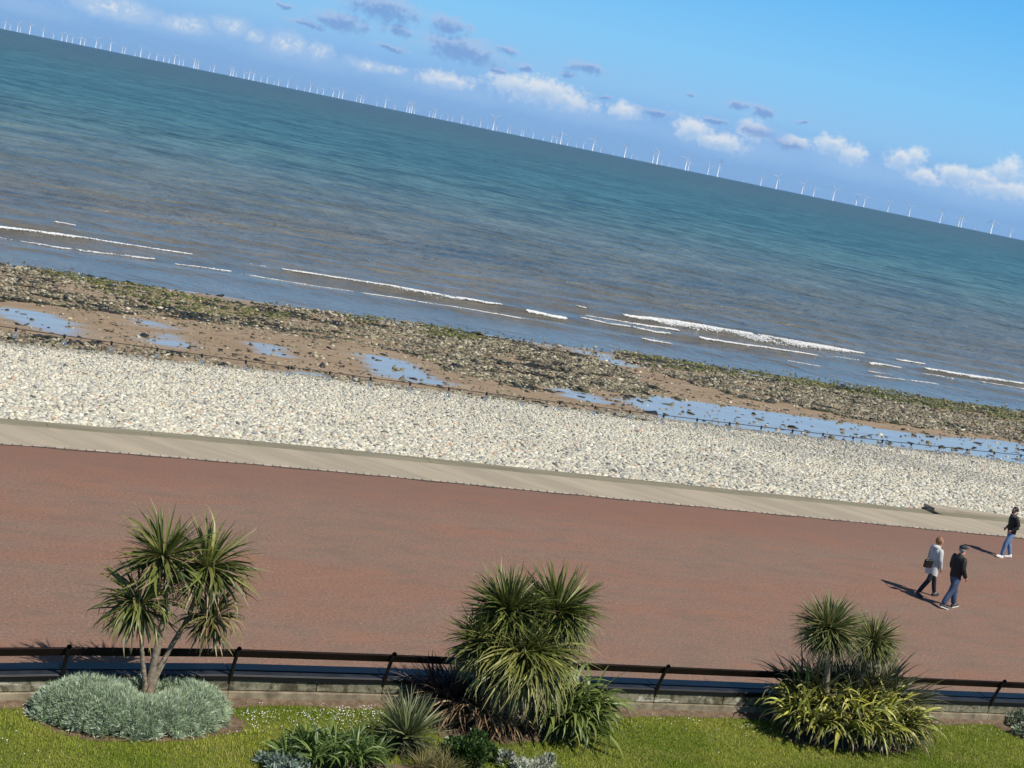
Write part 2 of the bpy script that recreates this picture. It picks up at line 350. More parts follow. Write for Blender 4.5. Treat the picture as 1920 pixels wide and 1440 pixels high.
sheet('beach', GX0, GX1, GY0, GY1, 760, 420, lambda X, Y: zbeach(Y) + np.where(Y > 68, .10 * (fbm(X * .1, Y * .3, 3) - .5) + .04 * (fbm(X * .5, Y * 1.5, 4) - .5), .10 * (fbm(X * .3, Y * .4, 6) - .5)), mat_beach(), beachcol)
tag(link('seabed', boxes('seabed', [((400, 42.4 + 400, -14), (3000, 800, .4), 0)]), mat_soil()), kind='structure')

# foam lines (pixels of the photographed crests laid on the water plane)
FOAM = [([(-40, 426), (60, 437), (150, 450), (250, 464), (360, 478)], .85), ([(104, 419), (140, 424)], .8), ([(470, 493), (500, 499)], .5),
        ([(530, 508), (640, 525), (760, 545), (870, 563), (940, 575)], .75), ([(330, 492), (435, 507)], .5), ([(0, 443), (120, 460), (290, 482)], .4),
        ([(455, 512), (620, 540), (800, 568), (990, 600)], .28), ([(985, 583), (1060, 596)], .8), ([(1080, 576), (1096, 580)], .5),
        ([(1170, 595), (1260, 608), (1360, 624), (1460, 641), (1555, 654), (1618, 663)], 1.45), ([(1100, 595), (1180, 604), (1270, 617)], .7), ([(1090, 598), (1255, 626)], .4),
        ([(1310, 635), (1400, 650), (1530, 668)], .75), ([(1200, 634), (1260, 645)], .35), ([(1565, 670), (1620, 680)], .6), ([(1680, 673), (1732, 681)], .8), ([(1628, 683), (1690, 690)], .8),
        ([(1735, 692), (1800, 702), (1925, 722)], .8), ([(1630, 695), (1670, 702)], .5), ([(1640, 706), (1760, 718)], .3), ([(1735, 703), (1790, 712)], .5), ([(1840, 715), (1925, 730)], .5), ([(1480, 678), (1540, 688)], .3)]
FW = [(np.array([at(x, y, SEA + .12).xy[:] for x, y in L]), s) for L, s in FOAM]
def sea_z(X, Y, D):
    z = SEA - D * D / 12.74e6 + 0 * X
    near = np.clip((260 - Y) / 150, 0, 1) * np.clip((Y - 98) / 6, .15, 1)
    yw = Y + 7 * (fbm(X * .02, Y * .02, 31, 2) - .5) + .05 * X
    z += near * .10 * np.sin(yw * 2 * np.pi / 6.5) * (fbm(X * .05, Y * .12, 33, 3)) * 2
    z += near * .05 * (fbm(X * .35, Y * .9, 35) - .5) * 2
    for L, s in FW:
        o = np.argsort(L[:, 0]); yl = np.interp(X, L[o, 0], L[o, 1]); m = np.clip((X - L[0, 0] + 4) / 4, 0, 1) * np.clip((L[-1, 0] + 4 - X) / 4, 0, 1)
        d = Y - yl; z += .24 * min(s, 1) * m * np.exp(-(np.where(d > 0, d / 1.5, d / .7)) ** 2)
    return z
rows = [90.0]
while rows[-1] < 24000: rows.append(rows[-1] + max(.33, rows[-1] * .0022 if rows[-1] < 160 else rows[-1] * .012))
tt = np.concatenate([np.linspace(-1.2, -.06, 40)[:-1], np.linspace(-.06, 1.3, 620), np.linspace(1.3, 3.5, 40)[1:]])
R_, T_ = np.meshgrid(np.array(rows), tt, indexing='ij'); X_ = R_ * T_; D_ = np.hypot(X_, R_)
k_ = np.minimum(1, 25000 / D_); X_, R_, D_ = X_ * k_, R_ * k_, D_ * k_     # round sea, well inside the haze
Vs = np.stack([X_, R_, sea_z(X_, R_, D_)], -1).reshape(-1, 3); nr, nc = R_.shape
ii = np.arange(nr - 1)[:, None] * nc; jj = np.arange(nc - 1)[None]
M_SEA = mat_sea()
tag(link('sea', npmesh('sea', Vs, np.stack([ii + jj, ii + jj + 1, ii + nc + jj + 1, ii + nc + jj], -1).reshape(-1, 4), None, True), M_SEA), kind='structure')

# stones -----------------------------------------------------------
def ico(sub):
    bm = bmesh.new(); bmesh.ops.create_icosphere(bm, subdivisions=sub, radius=1); bm.verts.ensure_lookup_table()
    V = np.array([v.co[:] for v in bm.verts]); Fc = np.array([[v.index for v in f.verts] for f in bm.faces]); bm.free(); return V, Fc
ICO1 = ico(1); ICO2 = ico(2)
def stones(P, S, col, base=ICO1, seed=1, tilt=.35, rough=.16, nvar=8):
    """P (n,3), S (n,3) half sizes, col (n,3)"""
    g = np.random.default_rng(seed); V0, F0 = base; n = len(P)
    var = V0[None] * (1 + g.normal(0, rough, (nvar, len(V0), 1))); k = g.integers(0, nvar, n)
    V = var[k] * S[:, None, :]
    a = g.uniform(0, 2 * np.pi, n); tx = g.normal(0, tilt, n); ty = g.normal(0, tilt, n)
    c, s_ = np.cos(tx)[:, None], np.sin(tx)[:, None]; y, z = V[:, :, 1] * c - V[:, :, 2] * s_, V[:, :, 1] * s_ + V[:, :, 2] * c
    c, s_ = np.cos(ty)[:, None], np.sin(ty)[:, None]; x, z = V[:, :, 0] * c + z * s_, -V[:, :, 0] * s_ + z * c
    c, s_ = np.cos(a)[:, None], np.sin(a)[:, None]; x, y = x * c - y * s_, x * s_ + y * c
    V = np.stack([x, y, z], -1) + P[:, None]
    Fc = (F0[None] + (np.arange(n) * len(V0))[:, None, None]).reshape(-1, 3)
    return V.reshape(-1, 3), Fc, np.repeat(col, len(V0), 0)
def mat_vcol(name, rough=.7, spec=.3, transl=0, fine=0):
    m, t = material(name); c = t.n('ShaderNodeVertexColor', {'layer_name': 'col'}).outputs['Color']
    if fine:
        n_ = t.noise(t.n('ShaderNodeNewGeometry').outputs['Position'], fine, 4, .7); c = t.mix(1.0, c, t.ramp(n_, [(.3, (.7, .7, .7)), (.65, (1.05, 1.05, 1.05))]), 'MULTIPLY')
    b = t.n('ShaderNodeBsdfPrincipled', Base_Color=c, Roughness=rough, Specular_IOR_Level=spec)
    if transl:
        tr = t.n('ShaderNodeBsdfTranslucent', Color=c); mx = t.n('ShaderNodeMixShader', i0=transl, i1=b, i2=tr); t.n('ShaderNodeOutputMaterial', Surface=mx)
    else: t.n('ShaderNodeOutputMaterial', Surface=b)
    return m
M_STONE = mat_vcol('beach stone', .8, .25, fine=14); M_WETROCK = mat_vcol('weedy rock', .55, .4, fine=10)
n = 300000
Y = 42.12 + (67.6 - 42.12) * rng.uniform(0, 1, n) ** 1.0
X = rng.uniform(0, 1, n) * (Y * .98 + 5) + Y * .055 - 4; Y0_ = Y; Y = Y + curve(X, Y)
edge_y = 66.6 + curve(X, 67.0) * 1.7 + 1.2 * (fbm(X * .15, X * 0, 41) - .5) * 2
keep = Y < edge_y; X, Y = X[keep], Y[keep]; n = len(X)
big = np.clip(1.25 - (Y - 42.5) / 45, .6, 1.3) * np.exp(rng.normal(0, .33, n))
big = np.minimum(big, 2.1); S = np.stack([.073 * big, .051 * big * rng.uniform(.75, 1.2, n), .039 * big * rng.uniform(.7, 1.3, n)], -1)
Z = zbeach(Y) + .10 * (fbm(X * .3, Y * .4, 6) - .5) + .01 + .075 * rng.uniform(0, 1, n) + .10 * (fbm(X * .5, Y * .5, 8) - .5)
pal = np.array([[.64, .61, .49], [.70, .67, .57], [.55, .53, .45], [.46, .46, .42], [.60, .55, .42], [.34, .34, .33], [.62, .50, .38], [.16, .16, .155], [.55, .35, .24]])
pr = np.array([.26, .21, .15, .12, .11, .06, .04, .035, .015])
ci = rng.choice(len(pal), n, p=pr); col = pal[ci] * np.exp(rng.normal(0, .12, (n, 1)))
grey = np.clip((fbm(X * .12, Y * .12, 44) - .52) * 4, 0, .5)[:, None] * np.clip((X - 20) / 15, 0, 1)[:, None]
col = col * (1 - grey) + col * np.array([.62, .64, .68]) * grey
damp = np.clip((Y - edge_y[keep] + 2.0) / 2.0, 0, 1)[:, None]; col = col * (1 - .45 * damp)
V, Fc, C = stones(np.stack([X, Y, Z], -1), S, np.clip(col * np.array([.97, .975, .985]), 0, .8), seed=3)
tag(link('pebbles', npmesh('pebbles', V, Fc, C, True), M_STONE), kind='stuff')

# weedy rocks on the lower beach
ROCKZ = [(polyb(p), d) for p, d in (
    ([(-60, 482), (100, 497), (250, 530), (350, 552), (450, 567), (560, 577), (680, 592), (800, 607), (900, 627), (980, 642), (1080, 662), (1180, 700), (1250, 735), (1200, 745), (1080, 735), (1000, 735), (930, 720), (860, 700), (760, 665), (650, 640), (500, 625), (430, 612), (300, 595), (150, 578), (-60, 560)], .40),
    ([(640, 600), (800, 612), (900, 632), (980, 648), (1080, 668), (1180, 705), (1240, 735), (1150, 735), (1000, 725), (900, 705), (780, 660), (680, 630)], 1.0),
    ([(1130, 650), (1300, 673), (1420, 690), (1560, 712), (1700, 735), (1800, 755), (1960, 775), (1960, 832), (1800, 812), (1640, 790), (1500, 765), (1380, 745), (1290, 715), (1200, 690)], 1.1),
    ([(540, 690), (640, 703), (760, 722), (880, 738), (1000, 752), (1120, 768), (1240, 785), (1250, 803), (1100, 790), (960, 770), (840, 752), (700, 733), (600, 712)], .85),
    ([(-40, 622), (150, 638), (260, 650), (400, 676), (430, 694), (250, 668), (100, 652), (-40, 640)], .4))]
n = 400000
Y = rng.uniform(64.5, 101, n); X = rng.uniform(0, 1, n) * (Y * .98 + 5) + Y * .05 - 4
dens = np.zeros(n)
xw = X + 2.2 * (fbm(X * .3, Y * .5, 51) - .5); yw = Y + 2.0 * (fbm(X * .25, Y * .5, 52) - .5)
for p, d in ROCKZ: dens = np.maximum(dens, d * inpoly(xw, yw, p))
cl = fbm(X * .35, Y * .8, 53); dens = dens * np.clip((cl - .30) * 3.4, 0, 1.15)
dens = np.maximum(dens, .05 * (cl > .42))
for p in POOLS[:6]: dens = np.where(inpoly(X, Y, p) & (dens < .2), .008, dens)
keep = rng.uniform(0, 1, n) < dens * .75; X, Y = X[keep], Y[keep]; n = len(X)
big = np.minimum(np.exp(rng.normal(0, .42, n)), 2.6); S = np.stack([.092 * big, .066 * big, .046 * big * rng.uniform(.7, 1.3, n)], -1)
green = np.zeros(n, bool)
GREENZ = [polyb(p) for p in ([(60, 485), (140, 492), (250, 527), (350, 548), (440, 570), (420, 592), (300, 575), (180, 540), (90, 515)], [(655, 582), (740, 590), (720, 612), (650, 602)], [(780, 603), (910, 625), (900, 642), (800, 628)], [(-60, 560), (60, 562), (60, 580), (-60, 578)],
    [(1150, 655), (1300, 670), (1420, 688), (1560, 710), (1700, 732), (1800, 752), (1960, 772), (1960, 800), (1800, 775), (1640, 745), (1500, 722), (1380, 702), (1220, 690)], [(430, 575), (560, 590), (540, 606), (440, 592)])]
xg = X + 3 * (fbm(X * .4, Y * .6, 61) - .5); yg = Y + 2.5 * (fbm(X * .3, Y * .6, 62) - .5)
for p in GREENZ: green |= inpoly(xg, yg, p)
green &= rng.uniform(0, 1, n) < .72
pal = np.array([[.20, .17, .115], [.32, .28, .19], [.10, .085, .06], [.46, .42, .31], [.035, .03, .024], [.17, .16, .085]]); ci = rng.choice(6, n, p=[.28, .24, .18, .12, .08, .10])
col = pal[ci] * np.exp(rng.normal(0, .2, (n, 1)))
gp = np.array([[.085, .10, .020], [.12, .13, .03], [.04, .05, .015], [.16, .165, .05]]); col[green] = gp[rng.integers(0, 4, green.sum())] * np.exp(rng.normal(0, .2, (green.sum(), 1)))
Z = zbeach(Y) + .03 * rng.uniform(-.6, 1, n)
V, Fc, C = stones(np.stack([X, Y, Z], -1), S, col, seed=5, rough=.22)
tag(link('beach_rocks', npmesh('beach_rocks', V, Fc, C, True), M_WETROCK), kind='stuff')

n = 90000; Y = rng.uniform(68, 100, n); X = rng.uniform(0, 1, n) * (Y * .98 + 5) + Y * .05 - 4
cl = fbm(X * .5, Y * 1.1, 57); dens = np.zeros(n); xw = X + 2.2 * (fbm(X * .3, Y * .5, 51) - .5); yw = Y + 2.0 * (fbm(X * .25, Y * .5, 52) - .5)
for p, d in ROCKZ: dens = np.maximum(dens, inpoly(xw, yw, p))
keep = rng.uniform(0, 1, n) < dens * np.clip((cl - .50) * 5, 0, .9) + .010; X, Y = X[keep], Y[keep]; n = len(X); big = np.minimum(np.exp(rng.normal(0, .5, n)), 2.8)
gp = np.array([[.030, .026, .016], [.045, .042, .018], [.06, .062, .018], [.022, .018, .013]]); col = gp[rng.integers(0, 4, n)] * np.exp(rng.normal(0, .2, (n, 1)))
V, Fc, C = stones(np.stack([X, Y, zbeach(Y) + .015], -1), np.stack([.16 * big, .09 * big, .022 * big], -1), col, seed=15, rough=.35, tilt=.12)
tag(link('seaweed', npmesh('seaweed', V, Fc, C, True), M_WETROCK), kind='stuff')

# foam: ragged heaps of white water along each crest
P, S = [], []
for L, s in FW:
    seg = np.linalg.norm(np.diff(L, axis=0), axis=1); tot = seg.sum(); cum = np.concatenate([[0], np.cumsum(seg)])
    m = int(tot * 520 * max(s, .4)); u = rng.uniform(0, tot, m); x = np.interp(u, cum, L[:, 0]); y = np.interp(u, cum, L[:, 1])
    gate = fbm(x * .35, y * 0 + 3 * s, 71); k = rng.uniform(0, 1, m) < np.clip((gate - .28) * 6 + (1.5 if s > .65 else .45), .03, 1); x, y, u = x[k], y[k], u[k]; m = len(x)
    endf = np.clip(np.minimum(u, tot - u) / 5.0, .10, 1) * (.35 + .65 * fbm(x * .25, x * 0 + 7 * s, 74) * 1.5)
    off = np.abs(rng.normal(0, 1, m)); k2 = fbm(x * 1.3, off * 1.5 + s * 9, 75) > (.36 if s > 1.2 else .42 if s > .6 else .51); yy = y + .12 - off * (.42 if s > 1.2 else .24) * s * endf + .10 * rng.normal(0, 1, m) + 1.3 * (fbm(x * .11, x * 0 + s * 5, 72) - .5) + .5 * (fbm(x * .6, x * 0 + s * 3, 73) - .5)
    h = .20 * min(s, 1.2) * np.exp(-off ** 1.2) * endf + .01
    r = np.exp(rng.normal(0, .35, m)); sz = np.stack([.085 * r, .034 * r, .018 * r + .006 * s], -1) * (.5 + .5 * min(s, 1)); S.append(sz[k2])
    P.append(np.stack([x, yy, sea_z(x, yy, np.hypot(x, yy)) + .02 + .13 * max(0, s - .5) * rng.uniform(0, 1, m) ** 2 * endf], -1)[k2])
P = np.concatenate(P); S = np.concatenate(S)
V, Fc, C = stones(P, S, np.full((len(P), 3), .70) * np.exp(rng.normal(0, .05, (len(P), 1))), seed=9, tilt=.1)
tag(link('wave_foam', npmesh('wave_foam', V, Fc, C, True), mat_vcol('foam', .9, .1)), kind='stuff')

# ------------------------------------------------------------------ sea wall, kerb line, ramp
m_wall, t = material('weathered coping'); P_ = t.n('ShaderNodeNewGeometry').outputs['Position']
c_ = t.ramp(t.noise(t.mapping(P_, (.3, 2, 1)), 1.0, 6, .65), [(.3, (.17, .155, .11)), (.55, (.225, .205, .15)), (.75, (.28, .25, .19))])
t.n('ShaderNodeOutputMaterial', Surface=t.n('ShaderNodeBsdfPrincipled', Base_Color=c_, Roughness=.9, Specular_IOR_Level=.2))
XE = 36.9
L = []; x = -70.0
while x < XE:
    x2 = min(x + 2.9, XE); L.append((((x + x2) / 2, 41.93, -.590), (x2 - x - .004, .55, 1.24), 0)); x = x2
sw = empty('sea_wall', (XE, 41.93, 0), 'low weathered grey-green sea wall coping between the pale concrete path and the pebbles', 'sea wall')
o = link('coping', bend(boxes('coping', L, .01)), m_wall); o.parent = sw; o.matrix_parent_inverse = Matrix.Translation((-XE, -41.93, 0))
L = []; x = XE + .42
while x < 200:
    L.append(((x + 2.9, 41.90, -.575), (5.796, .5, 1.2), 0)); x += 5.8
o = link('coping', boxes('coping', L, .01), m_wall); o.parent = sw; o.matrix_parent_inverse = Matrix.Translation((-XE, -41.93, 0))
# slipway wedge with a plain black block at its end
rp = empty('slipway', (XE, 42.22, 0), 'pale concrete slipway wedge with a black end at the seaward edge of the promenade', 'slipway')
bm = bmesh.new()
top = [(.42, -.06, .13), (6.6, -.04, .05), (8.0, .12, -.02), (.42, .55, .13)]
vt = [bm.verts.new(p) for p in top]; vb = [bm.verts.new((p[0], p[1], -.9)) for p in top]
bm.faces.new(vt); [bm.faces.new((vt[i], vb[i], vb[(i + 1) % 4], vt[(i + 1) % 4])) for i in range(4)]
bmesh.ops.recalc_face_normals(bm, faces=bm.faces[:]); me = bpy.data.meshes.new('slab'); bm.to_mesh(me); bm.free()
link('slab', me, M_CONC, rp)
link('black_end', boxes('black_end', [((.20, .02, -.05), (.40, .30, .24), .0), ((.22, .02, .08), (.26, .18, .04), .1)], .02), simple('black block', (.012, .011, .01), .8, .3), rp)
# sett edging between tarmac and concrete
L = []
x = -6.0
while x < 60:
    lw = random.uniform(.22, .34); L.append(((x + lw / 2, 39.61 + random.uniform(-.025, .025), .0), (lw - .05, random.uniform(.10, .15), .03 + random.uniform(0, .02)), 0)); x += lw
tag(link('kerb', bend(boxes('kerb', L, .008)), simple('sett stone', (.36, .32, .26), .9, .3, 3)), kind='structure')
x = np.arange(-6, 60, .12); d1 = 39.50 + curve(x, 39.5) + .03 * np.sin(x * 3) + .04 * (vnoise(x * 1.5, 0 * x, 80) - .5); wd = .06 + .06 * vnoise(x * 2.2, 0 * x, 81)
V = np.concatenate([np.stack([x, d1 - wd / 2, 0 * x + .006], -1), np.stack([x, d1 + wd / 2, 0 * x + .006], -1)]); q = np.arange(len(x) - 1)
tag(link('drain_channel', npmesh('drain_channel', V, np.stack([q, q + 1, q + 1 + len(x), q + len(x)], -1)), simple('dark joint', (.05, .04, .035), .9)), kind='structure')

# ------------------------------------------------------------------ garden wall and bench
BX = [3.87 + 2.85 * k for k in range(-4, 18)]
m_gw, t = material('lichen stone'); P_ = t.n('ShaderNodeNewGeometry').outputs['Position']; zs = t.n('ShaderNodeSeparateXYZ', Vector=P_).outputs[2]
n1 = t.noise(t.mapping(P_, (1.0, 1.0, 2.5)), 1.6, 6, .7); n2 = t.noise(P_, 9, 5, .75); n3 = t.noise(t.mapping(P_, (5, 1, .8)), 1.0, 4, .6); n4 = t.noise(P_, 3.2, 5, .7, 1.0)
c_ = t.mix(t.smooth(n1, .35, .62), (.16, .155, .105, 1), (.25, .23, .165, 1)); c_ = t.mix(t.math('MULTIPLY', t.smooth(n3, .5, .7), .5), c_, (.20, .205, .16, 1))
c_ = t.mix(t.math('MULTIPLY', t.smooth(n4, .47, .58), .85), c_, (.075, .068, .045, 1))
topd = t.math('MULTIPLY', t.smooth(t.math('ADD', zs, t.math('MULTIPLY', n2, .14)), .46, .51), t.smooth(n4, .36, .52)); c_ = t.mix(t.math('MULTIPLY', topd, .9), c_, (.045, .042, .028, 1)); c_ = t.mix(1.0, c_, t.ramp(t.noise(P_, 8, 6, .85), [(.32, (.45, .45, .45)), (.52, (1, 1, 1)), (.70, (1.6, 1.57, 1.45))]), 'MULTIPLY')
c_ = t.mix(t.math('MULTIPLY', t.smooth(t.noise(t.mapping(P_, (1.2, 1, 2.2), loc=(4, 0, 2)), 1.0, 5, .7, .8), .58, .66), .8), c_, (.55, .52, .42, 1))
b_ = t.n('ShaderNodeBsdfPrincipled', Base_Color=c_, Roughness=.92, Specular_IOR_Level=.15); t.set(b_.inputs['Normal'], t.n('ShaderNodeBump', Height=n2, Strength=.4, Distance=.02))
t.n('ShaderNodeOutputMaterial', Surface=b_)
m_pl = simple('pale plinth stone', (.235, .195, .135), .95, .5, 4, bump=.4)
gw = empty('garden_wall', (12, WALL_Y, 0), 'low lichen-stained stone wall between the lawn and the long bench', 'wall')
inv = Matrix.Translation((-12, -WALL_Y, 0))
L = []
for i, x in enumerate(BX[:-1]):
    for a, b in ((0, 1.0 + .3 * ((i * 7) % 3)), (1.0 + .3 * ((i * 7) % 3), 2.85)): L.append(((x + (a + b) / 2, WALL_Y + .07, .305 + .002 * ((i * 5) % 3)), (b - a - .012, .15, .262), 0))
o = link('wall_course', bend(boxes('wall_course', L, .012)), m_gw, gw); o.matrix_parent_inverse = inv
L = [((x + 1.425, WALL_Y + .04, .08), (2.846, .16, .17), 0) for x in BX[:-1]]
o = link('plinth', bend(boxes('plinth', L, .008)), m_pl, gw); o.matrix_parent_inverse = inv
L = [((x + 1.425, WALL_Y + .085, .25), (2.85, .08, .36), 0) for x in BX[:-1]]
o = link('mortar', bend(boxes('core', L, 0)), simple('joint', (.06, .055, .045), .95), gw); o.matrix_parent_inverse = inv

bench = empty('promenade_bench', (12, 24.2, 0), 'long dark bench with a single back rail running along the garden wall, facing the sea', 'bench')
binv = Matrix.Translation((-12, -24.2, 0))
m_rail = simple('dark brown paint', (.013, .007, .006), .5, .35, 3, spec=.2); m_seat = simple('black gloss paint', (.003, .004, .008), .42, .3, 4, spec=.15); m_seat_sheen = simple('black paint with painted grey sheen', (.022, .023, .027), .45, .3, 4, spec=.25); m_iron = simple('black iron', (.006, .006, .007), .45)  # near plank greyed: its sky reflection is painted into the base colour
LEAN = math.atan2(.24, .42)
for i, x in enumerate(BX):
    if i < len(BX) - 1:
        xm = x + 1.425; ln = 2.835
        r = link('back_rail', bend(boxes('back_rail', [((xm, 23.50, .915), (ln, .04, .165), LEAN * .75)], .006)), m_rail, bench); r.matrix_parent_inverse = binv
        j = .004 * math.sin(i * 3.1)
        s = link('seat_plank', bend(boxes('seat_plank', [((xm, 23.955, .452 + j), (ln, .33, .05), -.05)], .004)), m_seat, bench); s.matrix_parent_inverse = binv
        s = link('seat_plank', bend(boxes('seat_plank', [((xm, 23.700, .448), (ln, .165, .045), .06)], .004)), m_seat_sheen, bench); s.matrix_parent_inverse = binv
        s = link('rear_beam', bend(boxes('rear_beam', [((xm, 23.615, .415), (ln, .045, .085), 0)], .003)), m_iron, bench); s.matrix_parent_inverse = binv
    V, Q = joinVF([tube_np([(x, 23.37, 1.05), (x, 23.385, 1.035), (x, 23.455, .92), (x, 23.56, .62), (x, 23.59, .50), (x, 23.60, .36)], [.040, .046, .038, .034, .042, .028], 8),
                   tube_np([(x, 23.60, .405), (x, 23.85, .390), (x, 24.10, .40)], [.03, .03, .03], 6), tube_np([(x, 24.06, .39), (x, 24.08, .2), (x, 24.12, 0)], [.03, .028, .035], 6),
                   tube_np([(x, 23.82, .39), (x, 23.83, .2), (x, 23.84, 0)], [.03, .028, .035], 6)])
    s = link('bench_support', bend(npmesh('bench_support', V, Q, None, True)), m_iron, bench); s.matrix_parent_inverse = binv

# ------------------------------------------------------------------ festoon lights
FK = 15.5 / 24.2                                   # hangs off the house front, bulbs about half a metre apart
FO = Vector((12.3 * FK, 15.5, 10.5 + (5.81 - 10.5) * FK))
fest = empty('festoon_lights', FO, 'string of clear bulbs hanging on a black cable across the beach view', 'string lights')
fz = lambda x: .00092 / FK * x ** 2
m_cable = simple('black cable', (.008, .008, .009), .5)
xs = np.linspace(-20, 20, 140); V, Q = tube_np(np.stack([xs, 0 * xs, fz(xs)], -1), .0048, 6)
link('cable', npmesh('cable', V, Q, None, True), m_cable, fest)
def lathe(name, prof, k=12):
    th = np.linspace(0, 2 * np.pi, k, endpoint=False); P = np.array(prof); V = np.stack([P[:, 0][:, None] * np.cos(th), P[:, 0][:, None] * np.sin(th), P[:, 1][:, None] + 0 * th], -1).reshape(-1, 3)
    n = len(P); i = np.arange(n - 1)[:, None] * k; j = np.arange(k)[None]
    return V, np.stack([i + j, i + (j + 1) % k, i + k + (j + 1) % k, i + k + j], -1).reshape(-1, 4)
m_bulb, t = material('clear bulb glass')
gl = t.n('ShaderNodeBsdfGlass', Color=(.95, .95, .95, 1), Roughness=.02, IOR=1.25); trn = t.n('ShaderNodeBsdfTransparent'); gs = t.n('ShaderNodeBsdfGlossy', Roughness=.1)
mx = t.n('ShaderNodeMixShader', i0=.45, i1=trn, i2=gl); mx2 = t.n('ShaderNodeMixShader', i0=.22, i1=mx, i2=gs); t.n('ShaderNodeOutputMaterial', Surface=mx2)
V, Q = lathe('b', [(.001, -.150), (.018, -.146), (.034, -.13), (.040, -.112), (.036, -.092), (.022, -.070), (.018, -.05)]); me_bulb = npmesh('bulb', V, Q, None, True)
V, Q = lathe('s', [(.001, -.056), (.024, -.055), (.027, -.02), (.030, .012), (.016, .026), (.001, .028)]); me_sock = npmesh('socket', V, Q, None, True)
x = (2.46 - .747 * 6 - 12.3) * FK
while x < (27 - 12.3) * FK:
    b = link('bulb', me_bulb, m_bulb, fest); b.location = (x, 0, fz(x)); b.scale = (.68,) * 3; b.rotation_euler = (random.uniform(-.1, .1), random.uniform(-.12, .12), 0)
    s = link('socket', me_sock, m_cable, b); s.scale = (.66, .66, .75); x += .747 * FK

# ------------------------------------------------------------------ plants
def blades(cen, n, el, L, W, droop, cols, seed, tip=None, tipf=.15, baser=.04, az=(0, 360), rows=7, fold=.35, stiff=1.4, wshape=(.35, 1.0), jit=.20, cone=None):
    """strap leaves from centre(s); el/az/droop degrees ranges; returns V, quads, colours"""
    g = np.random.default_rng(seed); cen = np.atleast_2d(np.asarray(cen, float)); c0 = cen[g.integers(0, len(cen), n)] if len(cen) > 1 else np.repeat(cen, n, 0)
    A = np.radians(g.uniform(az[0], az[1], n)); lo, hi = math.sin(math.radians(el[0])), math.sin(math.radians(el[1])); E = np.arcsin(g.uniform(lo, hi, n))
    Ln = g.uniform(L[0], L[1], n); D = np.radians(g.uniform(droop[0], droop[1], n)) * np.cos(E) ** .6; Wd = g.uniform(W[0], W[1], n)
    t = np.linspace(0, 1, rows); ds = Ln[:, None] / (rows - 1)
    ang = E[:, None] - D[:, None] * t[None] ** (stiff * g.uniform(.7, 1.9, (n, 1))); ang = np.maximum(ang, np.radians(-88))
    dh = np.cos(ang) * ds; dz = np.sin(ang) * ds; H = np.concatenate([np.zeros((n, 1)), np.cumsum(dh[:, :-1], 1)], 1); Z = np.concatenate([np.zeros((n, 1)), np.cumsum(dz[:, :-1], 1)], 1)
    tw = g.normal(0, jit, n)[:, None] * t[None] ** 2
    Ax = A[:, None] + tw; dirx, diry = np.cos(Ax), np.sin(Ax)
    P = np.stack([c0[:, 0:1] + H * dirx + baser * np.cos(A)[:, None], c0[:, 1:2] + H * diry + baser * np.sin(A)[:, None], c0[:, 2:3] + Z], -1)
    a0, pk = wshape; wt = np.where(t < .35, a0 + (pk - a0) * (t / .35), pk * (1 - ((t - .35) / .65) ** 1.8)); wt[-1] = .03
    side = np.stack([-np.sin(Ax), np.cos(Ax), 0 * Ax], -1); nrm = np.stack([-np.sin(ang) * dirx, -np.sin(ang) * diry, np.cos(ang)], -1)
    roll = g.normal(0, .5, n)[:, None, None]; sd = side * np.cos(roll) + nrm * np.sin(roll); nm = nrm * np.cos(roll) - side * np.sin(roll)
    hw = (.5 * Wd[:, None] * wt[None])[..., None]
    V = np.stack([P + sd * hw + nm * hw * fold, P, P - sd * hw + nm * hw * fold], 2)
    b0 = (np.arange(n) * rows * 3)[:, None, None] + (np.arange(rows - 1) * 3)[None, :, None] + np.arange(2)[None, None]
    Q = np.stack([b0, b0 + 1, b0 + 4, b0 + 3], -1).reshape(-1, 4)
    cols = np.array(cols); k = g.integers(0, len(cols), n); mixf = g.uniform(0, 1, (n, 1)); k2 = g.integers(0, len(cols), n)
    c = cols[k] * mixf + cols[k2] * (1 - mixf); c = c * np.exp(g.normal(0, .18, (n, 1)))
    C = np.repeat(c[:, None, :], rows, 1)
    if tip is not None:
        f = np.clip((t - (1 - tipf)) / tipf, 0, 1)[None, :, None] * g.uniform(0, 1, (n, 1, 1)); C = C * (1 - f) + np.array(tip) * f
    C = np.repeat(C[:, :, None, :], 3, 2)
    return V.reshape(-1, 3), Q, C.reshape(-1, 3)
def merge(L):
    V, F, C, o = [], [], [], 0
    for v, f, c in L: V.append(v); F.append(f + o); C.append(c); o += len(v)
    return np.concatenate(V), np.concatenate(F), np.concatenate(C)
M_LEAF = mat_vcol('strap leaf', .42, .45, .16); M_SOFT = mat_vcol('soft leaf', .8, .15, .2); M_DRY = mat_vcol('dry leaf', .8, .15, .1)
m_bark, t = material('grey bark'); P_ = t.n('ShaderNodeTexCoord').outputs['Object']; n1 = t.noise(t.mapping(P_, (9, 9, 16)), 1.0, 5, .7)
b_ = t.n('ShaderNodeBsdfPrincipled', Base_Color=t.ramp(n1, [(.3, (.12, .09, .065)), (.55, (.27, .215, .16)), (.75, (.36, .30, .235))]), Roughness=.9); t.set(b_.inputs['Normal'], t.n('ShaderNodeBump', Height=n1, Strength=.7, Distance=.03)); t.n('ShaderNodeOutputMaterial', Surface=b_)
def plant(name, root, label, cat, parts, group=None):
    """parts: list of (name, VFC, mat)"""
    e = empty(name, root, label, cat, group); r = np.array(root)
    for nm, (V, Fq, C), mt in parts: link(nm, npmesh(nm, V - r, Fq, C, False), mt, e)
    return e
G_CORD = [(.115, .135, .028), (.165, .18, .045), (.075, .095, .024), (.21, .21, .065)]
